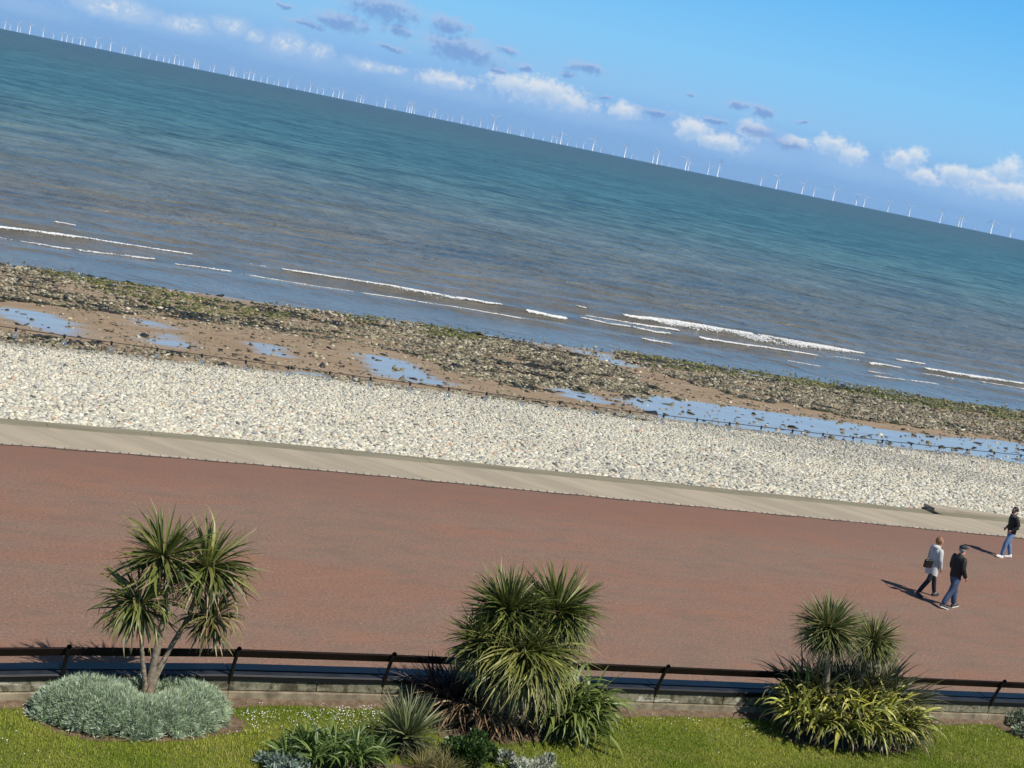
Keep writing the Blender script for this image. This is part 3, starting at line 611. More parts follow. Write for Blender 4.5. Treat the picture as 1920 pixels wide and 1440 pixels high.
G_DK = [(.035, .05, .022), (.05, .07, .025), (.075, .095, .035)]
DRY = [(.30, .20, .11), (.24, .15, .085), (.36, .27, .15), (.17, .105, .06)]
TIP = (.42, .33, .18)
def head(px, py, Y, r, seed, n=150, dr=(10, 60), cols=G_CORD, lo=-38, dry=24, W=(.030, .048)):
    c = aty(px, py, Y); S_ = r * 1.0
    c1 = blades((c.x, c.y, c.z - .06), n, (lo, 88), (.72 * r, 1.12 * r), W, dr, cols, seed, TIP, .16, .05, stiff=1.5)
    c2 = blades((c.x, c.y, c.z - .16), n // 3, (-75, -5), (.6 * r, 1.0 * r), W, (10, 50), G_DK + cols[:1], seed + 1, TIP, .3, .06)
    L_ = [c1, c2]
    if dry: L_.append(blades((c.x, c.y, c.z - .2), dry, (-85, -30), (.5 * r, .9 * r), (.02, .035), (5, 40), DRY, seed + 2, None, .1, .07))
    return merge(L_)
def trunk(pts, R, seed=0):
    P = np.array(pts, float); t0 = np.linspace(0, 1, len(P)); ts = np.linspace(0, 1, 14)
    Q = np.stack([np.interp(ts, t0, P[:, i]) for i in range(3)], -1); Q[1:-1] = (Q[:-2] + 2 * Q[1:-1] + Q[2:]) / 4
    rr = np.interp(ts, np.linspace(0, 1, len(R)), R) * (1 + .10 * np.sin(np.arange(14) * 2.3 + seed)); return tube_np(Q, rr, 9)
def p3(px, py, Y): return tuple(aty(px, py, Y))

# left cordyline
YT = 23.0; base = p3(280, 1290, YT); g0 = (base[0], YT, 0)
tree = empty('cordyline_tree', g0, 'tall cabbage palm with three pale bare stems rising from the silvery bush', 'tree')
T = [trunk([g0, p3(279, 1285, YT), p3(298, 1200, YT), p3(312, 1140, YT), p3(315, 1045, YT)], [.13, .075, .058, .048, .042], 1),
     trunk([g0, p3(272, 1280, YT - .03), p3(266, 1230, YT - .05), p3(265, 1165, YT - .1), p3(268, 1120, YT - .1)], [.08, .045, .036, .033, .03], 2),
     trunk([g0, p3(284, 1285, YT + .03), p3(318, 1215, YT + .1), p3(352, 1162, YT + .15), p3(385, 1065, YT + .1)], [.09, .055, .044, .038, .034], 3),
     trunk([p3(340, 1180, YT + .12), p3(362, 1158, YT + .1), p3(393, 1140, YT + .05)], [.04, .035, .03], 4)]
V, Q = joinVF(T); link('trunk', npmesh('trunk', V - np.array(g0), Q, None, True), m_bark, tree)
for i, (px, py, Yh, r, n, dr) in enumerate([(308, 1034, YT, .92, 140, (0, 60)), (390, 1055, YT + .1, 1.0, 170, (5, 110)), (262, 1124, YT - .1, .86, 140, (40, 140)), (398, 1150, YT - .05, .66, 110, (50, 140))]):
    V, Q, C = head(px, py, Yh, r, 100 + 7 * i, n, dr, G_CORD if i != 3 else G_CORD + DRY[:2], lo=-30, dry=38 if i != 3 else 45, W=(.036, .062)); link('leaf_head', npmesh('leaf_head', V - np.array(g0), Q, C), M_LEAF, tree)

# generic bushy mound made of short upright sprigs
def mound(cx, cy, rx, ry, h, n, cols, seed, leaf=(.07, .12), W=(.010, .016), shape=None, per=5, lump=.25, tuft=70, tsize=(.09, .19), dip=None):
    g = np.random.default_rng(seed); a = g.uniform(0, 2 * np.pi, n); q = np.sqrt(g.uniform(0, 1, n)); sh = 1 + .20 * np.sin(3 * a + seed) + .12 * np.sin(5 * a + 2 * seed) + .08 * np.sin(9 * a + seed) if shape is None else shape(a)
    X = cx + rx * q * np.cos(a) * sh; Y_ = cy + ry * q * np.sin(a) * sh
    lum = fbm(X * 2.2, Y_ * 2.2, seed + 3, 3); prof = np.clip(1 - q ** 3.2, 0, 1) ** .55
    Z = h * prof * (1 - lump + 2 * lump * (lum - .3)); Z = Z * np.where(g.uniform(0, 1, n) < .25, g.uniform(.15, 1, n), 1) ; Z = np.maximum(Z, .02)
    if dip: Z = Z * (1 - dip[2] * np.exp(-((X - dip[0]) ** 2 / .30 + (np.maximum(Y_ - dip[1], 0)) ** 2 / .03 + (np.minimum(Y_ - dip[1], 0)) ** 2 / .5)))
    nt = max(12, int(n / tuft)); ti = g.integers(0, n, nt); tz = Z[ti] * .92; tr = g.uniform(tsize[0], tsize[1], nt)
    tid = g.integers(0, nt, n); dv = g.normal(0, 1, (n, 3)); dv[:, 2] = np.abs(dv[:, 2]) * 1.1 - .25; dv /= np.linalg.norm(dv, axis=1)[:, None]
    rad = tr[tid] * g.uniform(.55, 1.0, n); X = X[ti][tid] + dv[:, 0] * rad; Y_ = Y_[ti][tid] + dv[:, 1] * rad; Z = np.maximum(tz[tid] + dv[:, 2] * rad * 1.1 - .04, .01)
    n2 = n * per; id_ = np.repeat(np.arange(n), per); Ln = g.uniform(leaf[0], leaf[1], n2); Wd = g.uniform(W[0], W[1], n2)
    d = dv[id_] * 1.0 + np.array([0, 0, .45]) + g.normal(0, .38, (n2, 3)); d /= np.linalg.norm(d, axis=1)[:, None]
    P0 = np.stack([X, Y_, Z], -1)[id_] + g.normal(0, .010, (n2, 3)); sd = np.cross(d, g.normal(0, 1, (n2, 3))); sd /= np.linalg.norm(sd, axis=1)[:, None] + 1e-9
    w_ = Wd[:, None] * .5; V = np.stack([P0 - sd * w_ * .6, P0 + sd * w_ * .6, P0 + d * Ln[:, None] * .55 + sd * w_, P0 + d * Ln[:, None], P0 + d * Ln[:, None] * .55 - sd * w_], 1)
    b0 = np.arange(n2) * 5; Fq = np.stack([b0, b0 + 1, b0 + 2, b0 + 4], -1); Ft = np.stack([b0 + 4, b0 + 2, b0 + 3, b0 + 3], -1)
    cols = np.array(cols); c = cols[g.integers(0, len(cols), n)] * np.exp(g.normal(0, .15, (n, 1))) * np.exp(g.normal(0, .12, (nt, 1)))[tid]; C = np.repeat(np.repeat(c, per, 0), 5, 0)
    return V.reshape(-1, 3), Fq, np.stack([b0 + 4, b0 + 2, b0 + 3], -1), C
def mound_plant(name, cx, cy, rx, ry, h, n, cols, seed, label, cat, mat=None, core=(.05, .045, .03), **k):
    e = empty(name, (cx, cy, 0), label, cat); V, Fq, Ft, C = mound(cx, cy, rx, ry, h, n, cols, seed, **k)
    link('foliage', npmesh('foliage', V - np.array([cx, cy, 0]), [Fq, Ft], C), mat or M_SOFT, e)
    g = np.random.default_rng(seed + 50); parts = []
    for i in range(26):
        a = g.uniform(0, 6.28); q = math.sqrt(g.uniform(0, .8)); parts.append(tube_np([(rx * .25 * q * math.cos(a), ry * .25 * q * math.sin(a), 0), (rx * .6 * q * math.cos(a), ry * .6 * q * math.sin(a), h * .45), (rx * q * math.cos(a), ry * q * math.sin(a), h * .85 * max(.1, 1 - q ** 3))], [.02, .014, .006], 5))
    V, Q = joinVF(parts); link('stems', npmesh('stems', V, Q, None, True), simple('woody stems', core, .9), e); return e
SILV = [(.42, .51, .34), (.50, .59, .44), (.32, .40, .26), (.58, .65, .52), (.36, .44, .27)]
bl = at(60, 1300, .25); br = at(425, 1300, .35); bf = at(275, 1378, .05)
BUSHX, BUSHY = (bl.x + br.x) / 2, (bf.y + 23.46) / 2
mound_plant('lavender_bush', BUSHX, BUSHY, (br.x - bl.x) / 2 * .98, (23.46 - bf.y) / 2, .70, 42000, SILV, 11, 'wide silvery green bush spread around the base of the tall three-stemmed tree', 'bush', lump=.22, leaf=(.06, .12), W=(.007, .012), tuft=52, tsize=(.08, .15), dip=(g0[0] + .03, YT + .02, .62),
            shape=lambda a: 1 + .05 * np.sin(3 * a) - .16 * np.clip(-np.cos(a + .5), 0, 1) * np.clip(-np.sin(a), 0, 1) * 1.6)

# middle group
YM = 22.85; gb = (at(975, 1385, 0).x, 22.9, 0)
tree = empty('cordyline_tree', gb, 'stout many-headed cabbage palm whose green heads pile up in the middle of the bench', 'tree')
T = [trunk([gb, p3(975, 1290, YM), p3(955, 1190, YM + .1), p3(955, 1130, YM + .1)], [.2, .14, .09, .07]), trunk([gb, p3(1000, 1270, YM), p3(1035, 1190, YM + .15), p3(1045, 1130, YM + .15)], [.16, .11, .08, .06]),
     trunk([gb, p3(960, 1280, YM), p3(915, 1190, YM)], [.15, .1, .06])]
V, Q = joinVF(T); link('trunk', npmesh('trunk', V - np.array(gb), Q, None, True), m_bark, tree)
G_MID = [(.11, .135, .030), (.165, .185, .045), (.07, .09, .024)]; G_YEL = [(.17, .19, .042), (.25, .255, .065), (.10, .125, .028), (.28, .27, .09)]
for i, (px, py, Yh, r, n, dr, cl, lo) in enumerate([(955, 1138, YM + .1, .90, 560, (0, 50), G_MID, -75), (1046, 1140, YM + .15, 1.0, 640, (0, 70), G_MID, -80), (908, 1195, YM - .1, .80, 420, (0, 60), G_MID, -75)]):
    V, Q, C = head(px, py, Yh, r, 200 + 7 * i, n, dr, cl, lo=lo, dry=55); link('leaf_head', npmesh('leaf_head', V - np.array(gb), Q, C), M_LEAF, tree)
c = aty(985, 1222, YM - .35)
V, Q, C = merge([blades(c, 190, (15, 88), (.7, 1.0), (.03, .05), (10, 60), G_MID, 231, TIP, .1, .05), blades((c.x, c.y, c.z - .05), 480, (-35, 35), (.9, 1.45), (.032, .052), (45, 110), G_YEL, 232, TIP, .2, .08),
                 blades((c.x, c.y, c.z - .25), 330, (-70, 0), (.7, 1.1), (.03, .045), (40, 90), G_DK + G_YEL[:1], 233, TIP, .4, .08), blades((c.x, c.y, c.z - .5), 120, (-70, 0), (.5, .9), (.02, .035), (30, 80), DRY, 234, None, .1, .1)])
link('leaf_head', npmesh('leaf_head', V - np.array(gb), Q, C), M_LEAF, tree)
c = at(905, 1335, .35)
V, Q, C = merge([blades([(c.x - .35, 22.75, .42), (c.x + .05, 22.6, .38), (c.x + .4, 22.5, .3)], 210, (-40, 25), (.5, .85), (.02, .04), (50, 100), DRY, 241, None, .1, .08), blades([(gb[0] - .1, 22.7, .9), (gb[0] + .2, 22.8, .8)], 120, (-60, 10), (.6, 1.0), (.02, .035), (50, 100), DRY + G_DK[:1], 242, None, .1, .08)])
link('dead_leaves', npmesh('dead_leaves', V - np.array(gb), Q, C), M_DRY, tree)
PUR = [(.035, .022, .022), (.05, .03, .028), (.028, .020, .020), (.07, .045, .035)]
c = p3(838, 1315, 23.2); rt = (c[0], 23.2, 0)
plant('dark_flax', rt, 'dark purple-brown flax with spiky leaves leaning left of the many-headed tree', 'plant', [('leaves', merge([blades([(c[0] - .15, 23.25, .25), (c[0] + .2, 23.2, .3), (c[0] + .05, 23.05, .2)], 190, (25, 85), (.6, 1.12), (.03, .05), (5, 60), PUR, 251, (.2, .14, .1), .2, .06), blades([(c[0], 23.0, .35), (c[0] + .3, 22.95, .3)], 90, (0, 40), (.6, 1.0), (.025, .045), (40, 100), PUR + DRY[:2], 252, None, .1, .06)]), M_LEAF)])
STRAP = [(.10, .15, .030), (.16, .21, .045), (.055, .085, .02), (.24, .28, .08)]
cs = [(p3(x_, y_, 22.75)[0], yy, h) for x_, y_, yy, h in ((1025, 1300, 22.45, .30), (1065, 1300, 22.65, .55), (1095, 1300, 22.55, .40), (1050, 1300, 22.3, .35), (1080, 1300, 22.25, .25))]
plant('strap_leaf_plant', (cs[1][0], 22.7, 0), 'glossy broad strap-leaved plant at the right foot of the many-headed tree', 'plant', [('leaves', merge([blades(cs, 330, (30, 82), (.7, 1.2), (.055, .095), (125, 185), STRAP, 261, (.3, .28, .12), .15, .05, rows=9), blades(cs, 80, (-10, 30), (.45, .75), (.04, .06), (30, 80), G_DK, 262, None, .1, .05)]), M_LEAF)])

# right group
YR = 22.85; gr = (p3(1560, 1330, YR)[0], YR, 0); g2 = (p3(1600, 1330, YR + .1)[0], YR + .1, 0)
tree = empty('cordyline_tree', gr, 'taller round-headed cabbage palm on a thin stem, left one of the pair in yellow flax', 'tree', None)
V, Q = trunk([gr, p3(1549, 1290, YR), p3(1553, 1235, YR), p3(1555, 1172, YR)], [.09, .06, .055, .05]); link('trunk', npmesh('trunk', V - np.array(gr), Q, None, True), m_bark, tree)
G_RT = [(.13, .15, .048), (.19, .20, .07), (.085, .105, .036), (.26, .25, .10)]
V, Q, C = head(1555, 1172, YR, .78, 301, 640, (0, 50), G_RT, lo=-42, dry=50, W=(.022, .036)); link('leaf_head', npmesh('leaf_head', V - np.array(gr), Q, C), M_LEAF, tree)
tree = empty('cordyline_tree', g2, 'smaller cabbage palm on a leaning pale stem, right one of the pair in yellow flax', 'tree', None)
V, Q = trunk([g2, p3(1608, 1280, YR + .1), p3(1630, 1230, YR + .1), p3(1640, 1197, YR + .1)], [.09, .065, .055, .05]); link('trunk', npmesh('trunk', V - np.array(g2), Q, None, True), m_bark, tree)
V, Q, C = head(1640, 1194, YR + .1, .70, 311, 480, (0, 65), G_RT, lo=-50, dry=40, W=(.02, .034)); link('leaf_head', npmesh('leaf_head', V - np.array(g2), Q, C), M_LEAF, tree)
xl, xr = at(1425, 1320, .3).x, at(1735, 1345, .3).x
g = np.random.default_rng(321); YELL = [(.34, .36, .045), (.48, .46, .08), (.20, .24, .035), (.54, .52, .17), (.12, .15, .03)]; YDK = [(.045, .055, .02), (.07, .085, .028), (.10, .12, .035)]
fans = [(xl + (xr - xl) * (-.02 + .86 * u), yy, h * .85) for u, yy, h in ((.13, 22.75, .40), (.2, 22.4, .32), (.24, 22.95, .55), (.34, 22.2, .36), (.36, 22.7, .62), (.48, 22.1, .36), (.5, 22.55, .62), (.58, 22.05, .36), (.64, 22.5, .60), (.72, 22.2, .36), (.78, 22.6, .52), (.86, 22.35, .36))]
bk = [(xl + (xr - xl) * u, yy - .2, h) for u, yy, h in ((.22, 23.4, .45), (.32, 23.45, .55), (.45, 23.45, .6), (.58, 23.4, .65), (.70, 23.45, .6), (.80, 23.3, .45))]
plant('yellow_flax', ((xl + xr) / 2, 22.8, 0), 'broad clump of arching yellow-green flax below the pair of cabbage palms', 'plant', [('leaves', merge([blades(fans, 720, (40, 82), (.6, 1.08), (.05, .095), (150, 215), YELL, 322, (.34, .24, .10), .25, .08, rows=9), blades(fans, 1000, (20, 78), (.5, 1.0), (.04, .07), (110, 190), YDK + YELL[4:], 323, DRY[0], .3, .06), blades(fans[8:], 150, (0, 50), (.6, 1.0), (.025, .045), (60, 110), DRY + PUR[3:] + YDK, 324, None, .1, .08)]), M_LEAF)])
plant('dark_flax', ((xl + xr) / 2, 23.45, 0), 'dark green spiky flax standing behind the yellow clump against the bench', 'plant', [('leaves', merge([blades(bk, 520, (25, 85), (.8, 1.35), (.035, .06), (15, 95), [(.05, .06, .028), (.075, .085, .04), (.10, .10, .045), (.12, .12, .06)], 331, (.3, .24, .12), .2, .08), blades(bk[3:], 90, (15, 60), (.8, 1.2), (.03, .045), (20, 70), G_RT + [(.22, .22, .10)], 332, TIP, .2, .08)]), M_LEAF)])

# foreground bed
c = at(618, 1432, 0); cs = [(c.x + dx, c.y + dy, .12 + .1 * (abs(dx) < .5)) for dx, dy in ((-.75, 0), (-.4, .18), (-.35, -.2), (0, .2), (0, -.2), (.38, .15), (.35, -.2), (.7, 0))]
plant('agapanthus_clump', (c.x, c.y, 0), 'low bright green strap-leaved clump at the bottom edge of the lawn', 'plant', [('leaves', merge([blades(cs, 520, (20, 85), (.35, .6), (.028, .045), (60, 140), [(.08, .135, .03), (.12, .185, .045), (.05, .09, .024), (.20, .26, .08)], 341, None, .1, .04), blades(cs, 160, (-5, 30), (.3, .45), (.03, .04), (30, 70), G_DK, 342, None, .1, .04)]), M_LEAF)])
c = p3(765, 1375, 21.75)
plant('spiky_cordyline', (c[0], c[1], 0), 'young spiky rosette of stiff thin leaves left of the dark leafy shrub', 'plant', [('leaves', merge([blades((c[0], c[1], c[2] - .05), 230, (12, 88), (.62, .92), (.022, .036), (0, 22), [(.12, .145, .06), (.17, .195, .085), (.09, .115, .045), (.23, .24, .12)], 351, (.36, .32, .18), .2, .04),
    blades((c[0], c[1], c[2] - .15), 170, (-60, 15), (.4, .7), (.025, .04), (10, 50), [(.03, .04, .02), (.05, .06, .03), (.08, .085, .05)], 352, (.2, .16, .1), .2, .05), blades((c[0], c[1], c[2] - .2), 50, (-80, -30), (.3, .5), (.02, .035), (5, 30), DRY, 353, None, .1, .05)]), M_LEAF)])
c = at(880, 1432, 0)
mound_plant('leafy_shrub', c.x, c.y, .52, .42, .50, 1700, [(.035, .075, .018), (.055, .11, .025), (.025, .05, .014), (.09, .15, .04)], 361, 'small dark green shrub of round leaves below the many-headed tree', 'shrub', M_LEAF, leaf=(.05, .085), W=(.026, .04), per=4, lump=.35)
c = at(985, 1448, 0); WHT = [(.46, .48, .40), (.58, .60, .50), (.33, .36, .28), (.2, .22, .15)]
mound_plant('silver_ragwort', c.x, c.y, .48, .35, .26, 900, WHT, 371, 'low whitish silver-leaved plant at the bottom edge beside the dark shrub', 'plant', leaf=(.06, .11), W=(.02, .034), per=4, lump=.4)
c = at(528, 1446, 0)
mound_plant('silver_ragwort', c.x, c.y, .30, .28, .26, 420, [(.26, .33, .29), (.33, .39, .35), (.2, .27, .2)], 372, 'small blue-grey leafy plant at the left end of the bright green clump', 'plant', leaf=(.07, .12), W=(.02, .034), per=4, lump=.4)
c = at(1912, 1345, .1)
mound_plant('silver_ragwort', c.x + .2, 23.15, .85, .62, .42, 2400, [(.34, .37, .29), (.44, .46, .37), (.24, .28, .19), (.16, .21, .10)], 373, 'pale silver bush cut by the right edge of the picture beside the stone wall', 'plant', leaf=(.06, .11), W=(.018, .03), per=4, lump=.4)
c = at(812, 1442, 0)
plant('dry_grass_tuft', (c.x, c.y, 0), 'straw-coloured grass tuft between the spiky rosette and the dark shrub', 'plant', [('blades', blades([(c.x + dx, c.y + dy, .01) for dx, dy in ((-.2, 0), (0, .1), (.15, -.05), (.3, -.1), (.1, -.2))], 420, (35, 88), (.25, .5), (.006, .011), (10, 90), [(.22, .21, .08), (.30, .27, .12), (.15, .16, .05), (.34, .28, .15)], 381, None, .1, .03, rows=5), M_SOFT)])

# soil beds, lawn grass, daisies
def bed(name, pts, z=-.006):
    n_ = len(pts); V = [(x, y, z) for x, y in pts]; me = bpy.data.meshes.new(name); me.from_pydata(V, [], [list(range(n_))]); return tag(link(name, me, M_SOIL), kind='structure')
M_SOIL = mat_soil()
g = np.random.default_rng(5)
def blob(cx, cy, rx, ry, k=40, j=.10, sd=1, sh=None):
    a = np.linspace(0, 2 * np.pi, k, endpoint=False); r = 1 + j * np.sin(3 * a + sd) + j * .6 * np.sin(7 * a + 2 * sd) + j * .4 * np.sin(13 * a + sd)
    if sh is not None: r = r * sh(a)
    return [(cx + rx * q * math.cos(t_), min(cy + ry * q * math.sin(t_), WALL_Y)) for t_, q in zip(a, r)]
B1 = blob(BUSHX + .12, BUSHY, (br.x - bl.x) / 2 * 1.08, (23.5 - bf.y) / 2 * 1.18, sd=2, j=.05); B2 = blob(gb[0] - .35, 22.75, 1.25, .75, sd=3); B3 = blob((xl + xr) / 2 - .28, 22.65, (xr - xl) / 2 * .80, .72, sd=4, j=.06)
c = at(800, 1450, 0); B4 = blob(c.x - .2, c.y - .1, 2.1, .42, sd=1, j=.05); B5 = blob(at(1912, 1345, .1).x + .2, 23.2, 1.1, .85, sd=6, j=.04)
BEDS = [B1, B2, B3, B4, B5]
for i, b in enumerate(BEDS): bed('soil_bed', b, -.006 + .0015 * i)
xx = np.linspace(-30, 80, 500); s0 = WALL_Y + curve(xx) - .22 - .22 * (fbm(xx * .9, 0 * xx, 91) - .3)
V = np.concatenate([np.stack([xx, s0, 0 * xx - .0075], -1), np.stack([xx, curve(xx) + WALL_Y, 0 * xx + .055], -1)]); q = np.arange(499)
tag(link('soil_strip', npmesh('soil_strip', V, np.stack([q, q + 1, q + 501, q + 500], -1)), M_SOIL), kind='structure')
n = 330000; X = rng.uniform(-1, 33, n); Y = rng.uniform(19.6, 23.85, n)
keep = Y < WALL_Y - .03 + curve(X); jx, jy = X + rng.normal(0, .11, n), Y + rng.normal(0, .08, n)
for b in BEDS: keep &= ~inpoly(jx, jy, b)
keep &= ~((Y > np.interp(X, xx, s0) + rng.normal(0, .06, n)) & (rng.uniform(0, 1, n) < .9))
pt = fbm(X * .8, Y * 1.2, 95); keep &= rng.uniform(0, 1, n) < np.clip(.25 + pt * 1.6, 0, 1)
X, Y, pt = X[keep], Y[keep], pt[keep]; n = len(X)
hgt = rng.uniform(.025, .06, n); A = rng.uniform(0, 6.283, n); ln = rng.uniform(.2, 1.0, n) * hgt; wd = rng.uniform(.004, .008, n); sd = np.stack([-np.sin(A), np.cos(A), 0 * A], -1) * wd[:, None]
P0 = np.stack([X, Y, 0 * X - .012], -1); tipp = P0 + np.stack([np.cos(A) * ln, np.sin(A) * ln, hgt], -1); V = np.stack([P0 - sd, P0 + sd, tipp], 1).reshape(-1, 3)
c1 = np.array([.175, .25, .024]); c2 = np.array([.35, .37, .06]); c3 = np.array([.42, .36, .13]); f = np.clip((fbm(X * .55, Y * .9, 96) - .32) * 2.6, 0, 1)[:, None]
col = c1 * (1 - f) + c2 * f; dr = (rng.uniform(0, 1, n) < .06 + .30 * np.clip((pt - .55) * 4, 0, 1))[:, None]; col = np.where(dr, c3, col) * np.exp(rng.normal(0, .22, (n, 1)))
near = np.clip((Y - 23.0) / .6, 0, 1)[:, None] * .4; col = col * (1 - near) + c2 * near
tag(link('grass', npmesh('grass', V, np.arange(n * 3).reshape(-1, 3), np.repeat(col, 3, 0)), mat_vcol('grass blade', .75, .15, .3)), kind='stuff')
n = 14000; X = rng.uniform(0, 32, n); Y = WALL_Y - .2 + curve(X) - np.abs(rng.normal(0, .55, n)); k = (fbm(X * .7, Y * 1.4, 97) > .50) & ((X < 10.5) | (rng.uniform(0, 1, n) < .10))
for b in BEDS: k &= ~inpoly(X, Y, b)
k &= rng.uniform(0, 1, n) < .42
X, Y = X[k], Y[k]; n = len(X)
V, Fc, C = stones(np.stack([X, Y, rng.uniform(.035, .06, n)], -1), np.full((n, 3), .0125) * rng.uniform(.7, 1.2, (n, 1)) * np.array([1, 1, .35]), np.full((n, 3), .8), seed=12, tilt=.4)
tag(link('daisies', npmesh('daisies', V, Fc, C), mat_vcol('daisy petal', .8, .1)), kind='stuff')

# ------------------------------------------------------------------ people
def skin_mesh(name, J, E, mat, parent, sub=2, root=None):
    names = list(J); idx = {k: i for i, k in enumerate(names)}
    me = bpy.data.meshes.new(name); me.from_pydata([J[k][0] for k in names], [(idx[a], idx[b]) for a, b in E], [])
    ob = bpy.data.objects.new(name, me); COL.objects.link(ob); md = ob.modifiers.new('Skin', 'SKIN'); md.use_smooth_shade = True; md.branch_smoothing = .4
    for i, k in enumerate(names):
        r = J[k][1]; sv = me.skin_vertices[0].data[i]; sv.radius = (r, r) if not isinstance(r, tuple) else r; sv.use_root = (k == (root or names[0]))
    s = ob.modifiers.new('Sub', 'SUBSURF'); s.levels = sub; s.render_levels = sub
    dg = bpy.context.evaluated_depsgraph_get(); ev = ob.evaluated_get(dg); out = bpy.data.meshes.new_from_object(ev); out.name = name
    bpy.data.objects.remove(ob); bpy.data.meshes.remove(me)
    out.materials.clear(); o = link(name, out, mat, parent)
    for p in out.polygons: p.use_smooth = True
    return o
def chain(*k): return list(zip(k[:-1], k[1:]))
def ellipsoid(c, s, k=14, cut=None):
    bm = bmesh.new(); bmesh.ops.create_uvsphere(bm, u_segments=k, v_segments=k // 2 + 3, radius=1)
    if cut: bmesh.ops.delete(bm, geom=[v for v in bm.verts if cut(v.co)], context='VERTS')
    for v in bm.verts: v.co = Vector((v.co.x * s[0] + c[0], v.co.y * s[1] + c[1], v.co.z * s[2] + c[2]))
    for f in bm.faces: f.smooth = True
    me = bpy.data.meshes.new('e'); bm.to_mesh(me); bm.free(); return me
M_SKIN = simple('skin', (.50, .27, .19), .55, .08, 20)
def person(label, foot, rz, pose, cloth, h=1.75):
    e = empty('person', foot, label, 'person', None, rz); e.scale = (h / 1.75,) * 3; e['category'] = 'person'
    Pz = pose; v = lambda k: Vector(Pz[k]); J = {}; hd = v('head'); hr = Pz.get('headrot', 0)
    def hp(x, y, z): return tuple(hd + Matrix.Rotation(hr, 3, 'Z') @ Vector((x, y, z)))
    J['pelvis'] = (v('pelvis'), .115); J['waist'] = (v('pelvis').lerp(v('chest'), .45), .112); J['chest'] = (v('chest'), .135); J['neck'] = (v('neck'), .054)
    J['jaw'] = (hp(.015, 0, -.065), .066); J['skull'] = (hp(.01, 0, .02), .088); J['crown'] = (hp(-.01, 0, .075), .066); J['nose'] = (hp(.108, 0, -.015), .011); J['chin'] = (hp(.07, 0, -.085), .026)
    E = chain('pelvis', 'waist', 'chest', 'neck', 'jaw', 'skull', 'crown') + [('skull', 'nose'), ('jaw', 'chin')]
    for s in ('l', 'r'):
        sg = 1 if s == 'l' else -1; J['ear' + s] = (hp(-.005, sg * .093, 0), .014); E.append(('skull', 'ear' + s))
        J['sh' + s] = (v('sh' + s), .055); J['el' + s] = (v('el' + s), .040); J['wr' + s] = (v('wr' + s), .028)
        d = (v('wr' + s) - v('el' + s)).normalized(); fw = Vector((1, 0, 0)); fw = (fw - d * fw.dot(d)).normalized(); cr = d.cross(fw)
        J['pa' + s] = (v('wr' + s) + d * .055 + fw * .004, .034); E += chain('chest', 'sh' + s, 'el' + s, 'wr' + s, 'pa' + s)
        for i, (o_, l_) in enumerate(((-.030, .062), (-.010, .075), (.010, .072), (.028, .056))):
            b0 = J['pa' + s][0] + d * .035 + fw * o_; curl = -cr * sg * -.012
            J['f%d%sa' % (i, s)] = (b0, .010); J['f%d%sb' % (i, s)] = (b0 + d * l_ * .5 + curl, .009); J['f%d%sc' % (i, s)] = (b0 + d * l_ * .9 + curl * 2.6, .007); E += chain('pa' + s, 'f%d%sa' % (i, s), 'f%d%sb' % (i, s), 'f%d%sc' % (i, s))
        J['t%sa' % s] = (J['pa' + s][0] + fw * .038 - d * .005, .011); J['t%sb' % s] = (J['pa' + s][0] + fw * .055 + d * .035, .009); E += chain('pa' + s, 't%sa' % s, 't%sb' % s)
        J['hip' + s] = (v('hip' + s), .085); J['kn' + s] = (v('kn' + s), .056); J['an' + s] = (v('an' + s), .038); J['to' + s] = (v('to' + s), .030); E += chain('pelvis', 'hip' + s, 'kn' + s, 'an' + s, 'to' + s)
    skin_mesh('body', J, E, M_SKIN, e, 1, 'pelvis')
    # eyes and mouth
    for sg in (1, -1): link('eye', ellipsoid(hp(.083, sg * .032, .018), (.010, .012, .008), 8), simple('dark eye', (.02, .015, .012), .3), e)
    link('mouth', ellipsoid(hp(.088, 0, -.058), (.010, .024, .006), 8), simple('lips', (.33, .12, .10), .5), e)
    # trousers
    J = {'waist': (v('pelvis') + Vector((0, 0, .06)), .135), 'seat': (v('pelvis') + Vector((-.01, 0, -.03)), .13)}; E = [('waist', 'seat')]
    for s in ('l', 'r'):
        k, a = v('kn' + s), v('an' + s); fl = cloth.get('leg', 1.0)
        J['h' + s] = (v('hip' + s) + Vector((0, 0, -.06)), .100 * fl); J['th' + s] = (v('hip' + s).lerp(k, .55), .088 * fl); J['k' + s] = (k, .072 * fl); J['c' + s] = (k.lerp(a, .5) + Vector((-.012, 0, 0)), .068 * fl); J['a' + s] = (a + Vector((0, 0, .0)), .064 * fl); E += chain('seat', 'h' + s, 'th' + s, 'k' + s, 'c' + s, 'a' + s)
    skin_mesh('trousers', J, E, cloth['trousers'], e, 2, 'waist')
    # top: lofted trunk and two sleeves in one mesh
    bw = cloth.get('w', 1.0); pc, ch, nk = v('pelvis'), v('chest'), v('neck'); hz = pc.z + cloth['hem']; hx = cloth.get('hemx', 0)
    rg = [(Vector((pc.x + hx, 0, hz)), cloth['hemr'] * .80, cloth['hemr'] * 1.10), (pc.lerp(Vector((pc.x + hx, 0, hz)), .45), cloth['hemr'] * .80, cloth['hemr'] * 1.06), (pc.lerp(ch, .25), .135 * bw, .172 * bw), (pc.lerp(ch, .6), .135 * bw, .178 * bw), (ch, .132 * bw, .195 * bw), (ch + Vector((-.012, 0, .075)), .115 * bw, .200 * bw), (ch + Vector((-.012, 0, .125)), .085 * bw, .150 * bw), (nk + Vector((-.006, 0, -.015)), .070, .078), (nk + Vector((-.004, 0, .030)), .066, .070), (nk + Vector((-.004, 0, .025)), .052, .056)]
    th = np.linspace(0, 2 * np.pi, 20, endpoint=False); gq = np.random.default_rng(int(h * 1000)); Vt = []
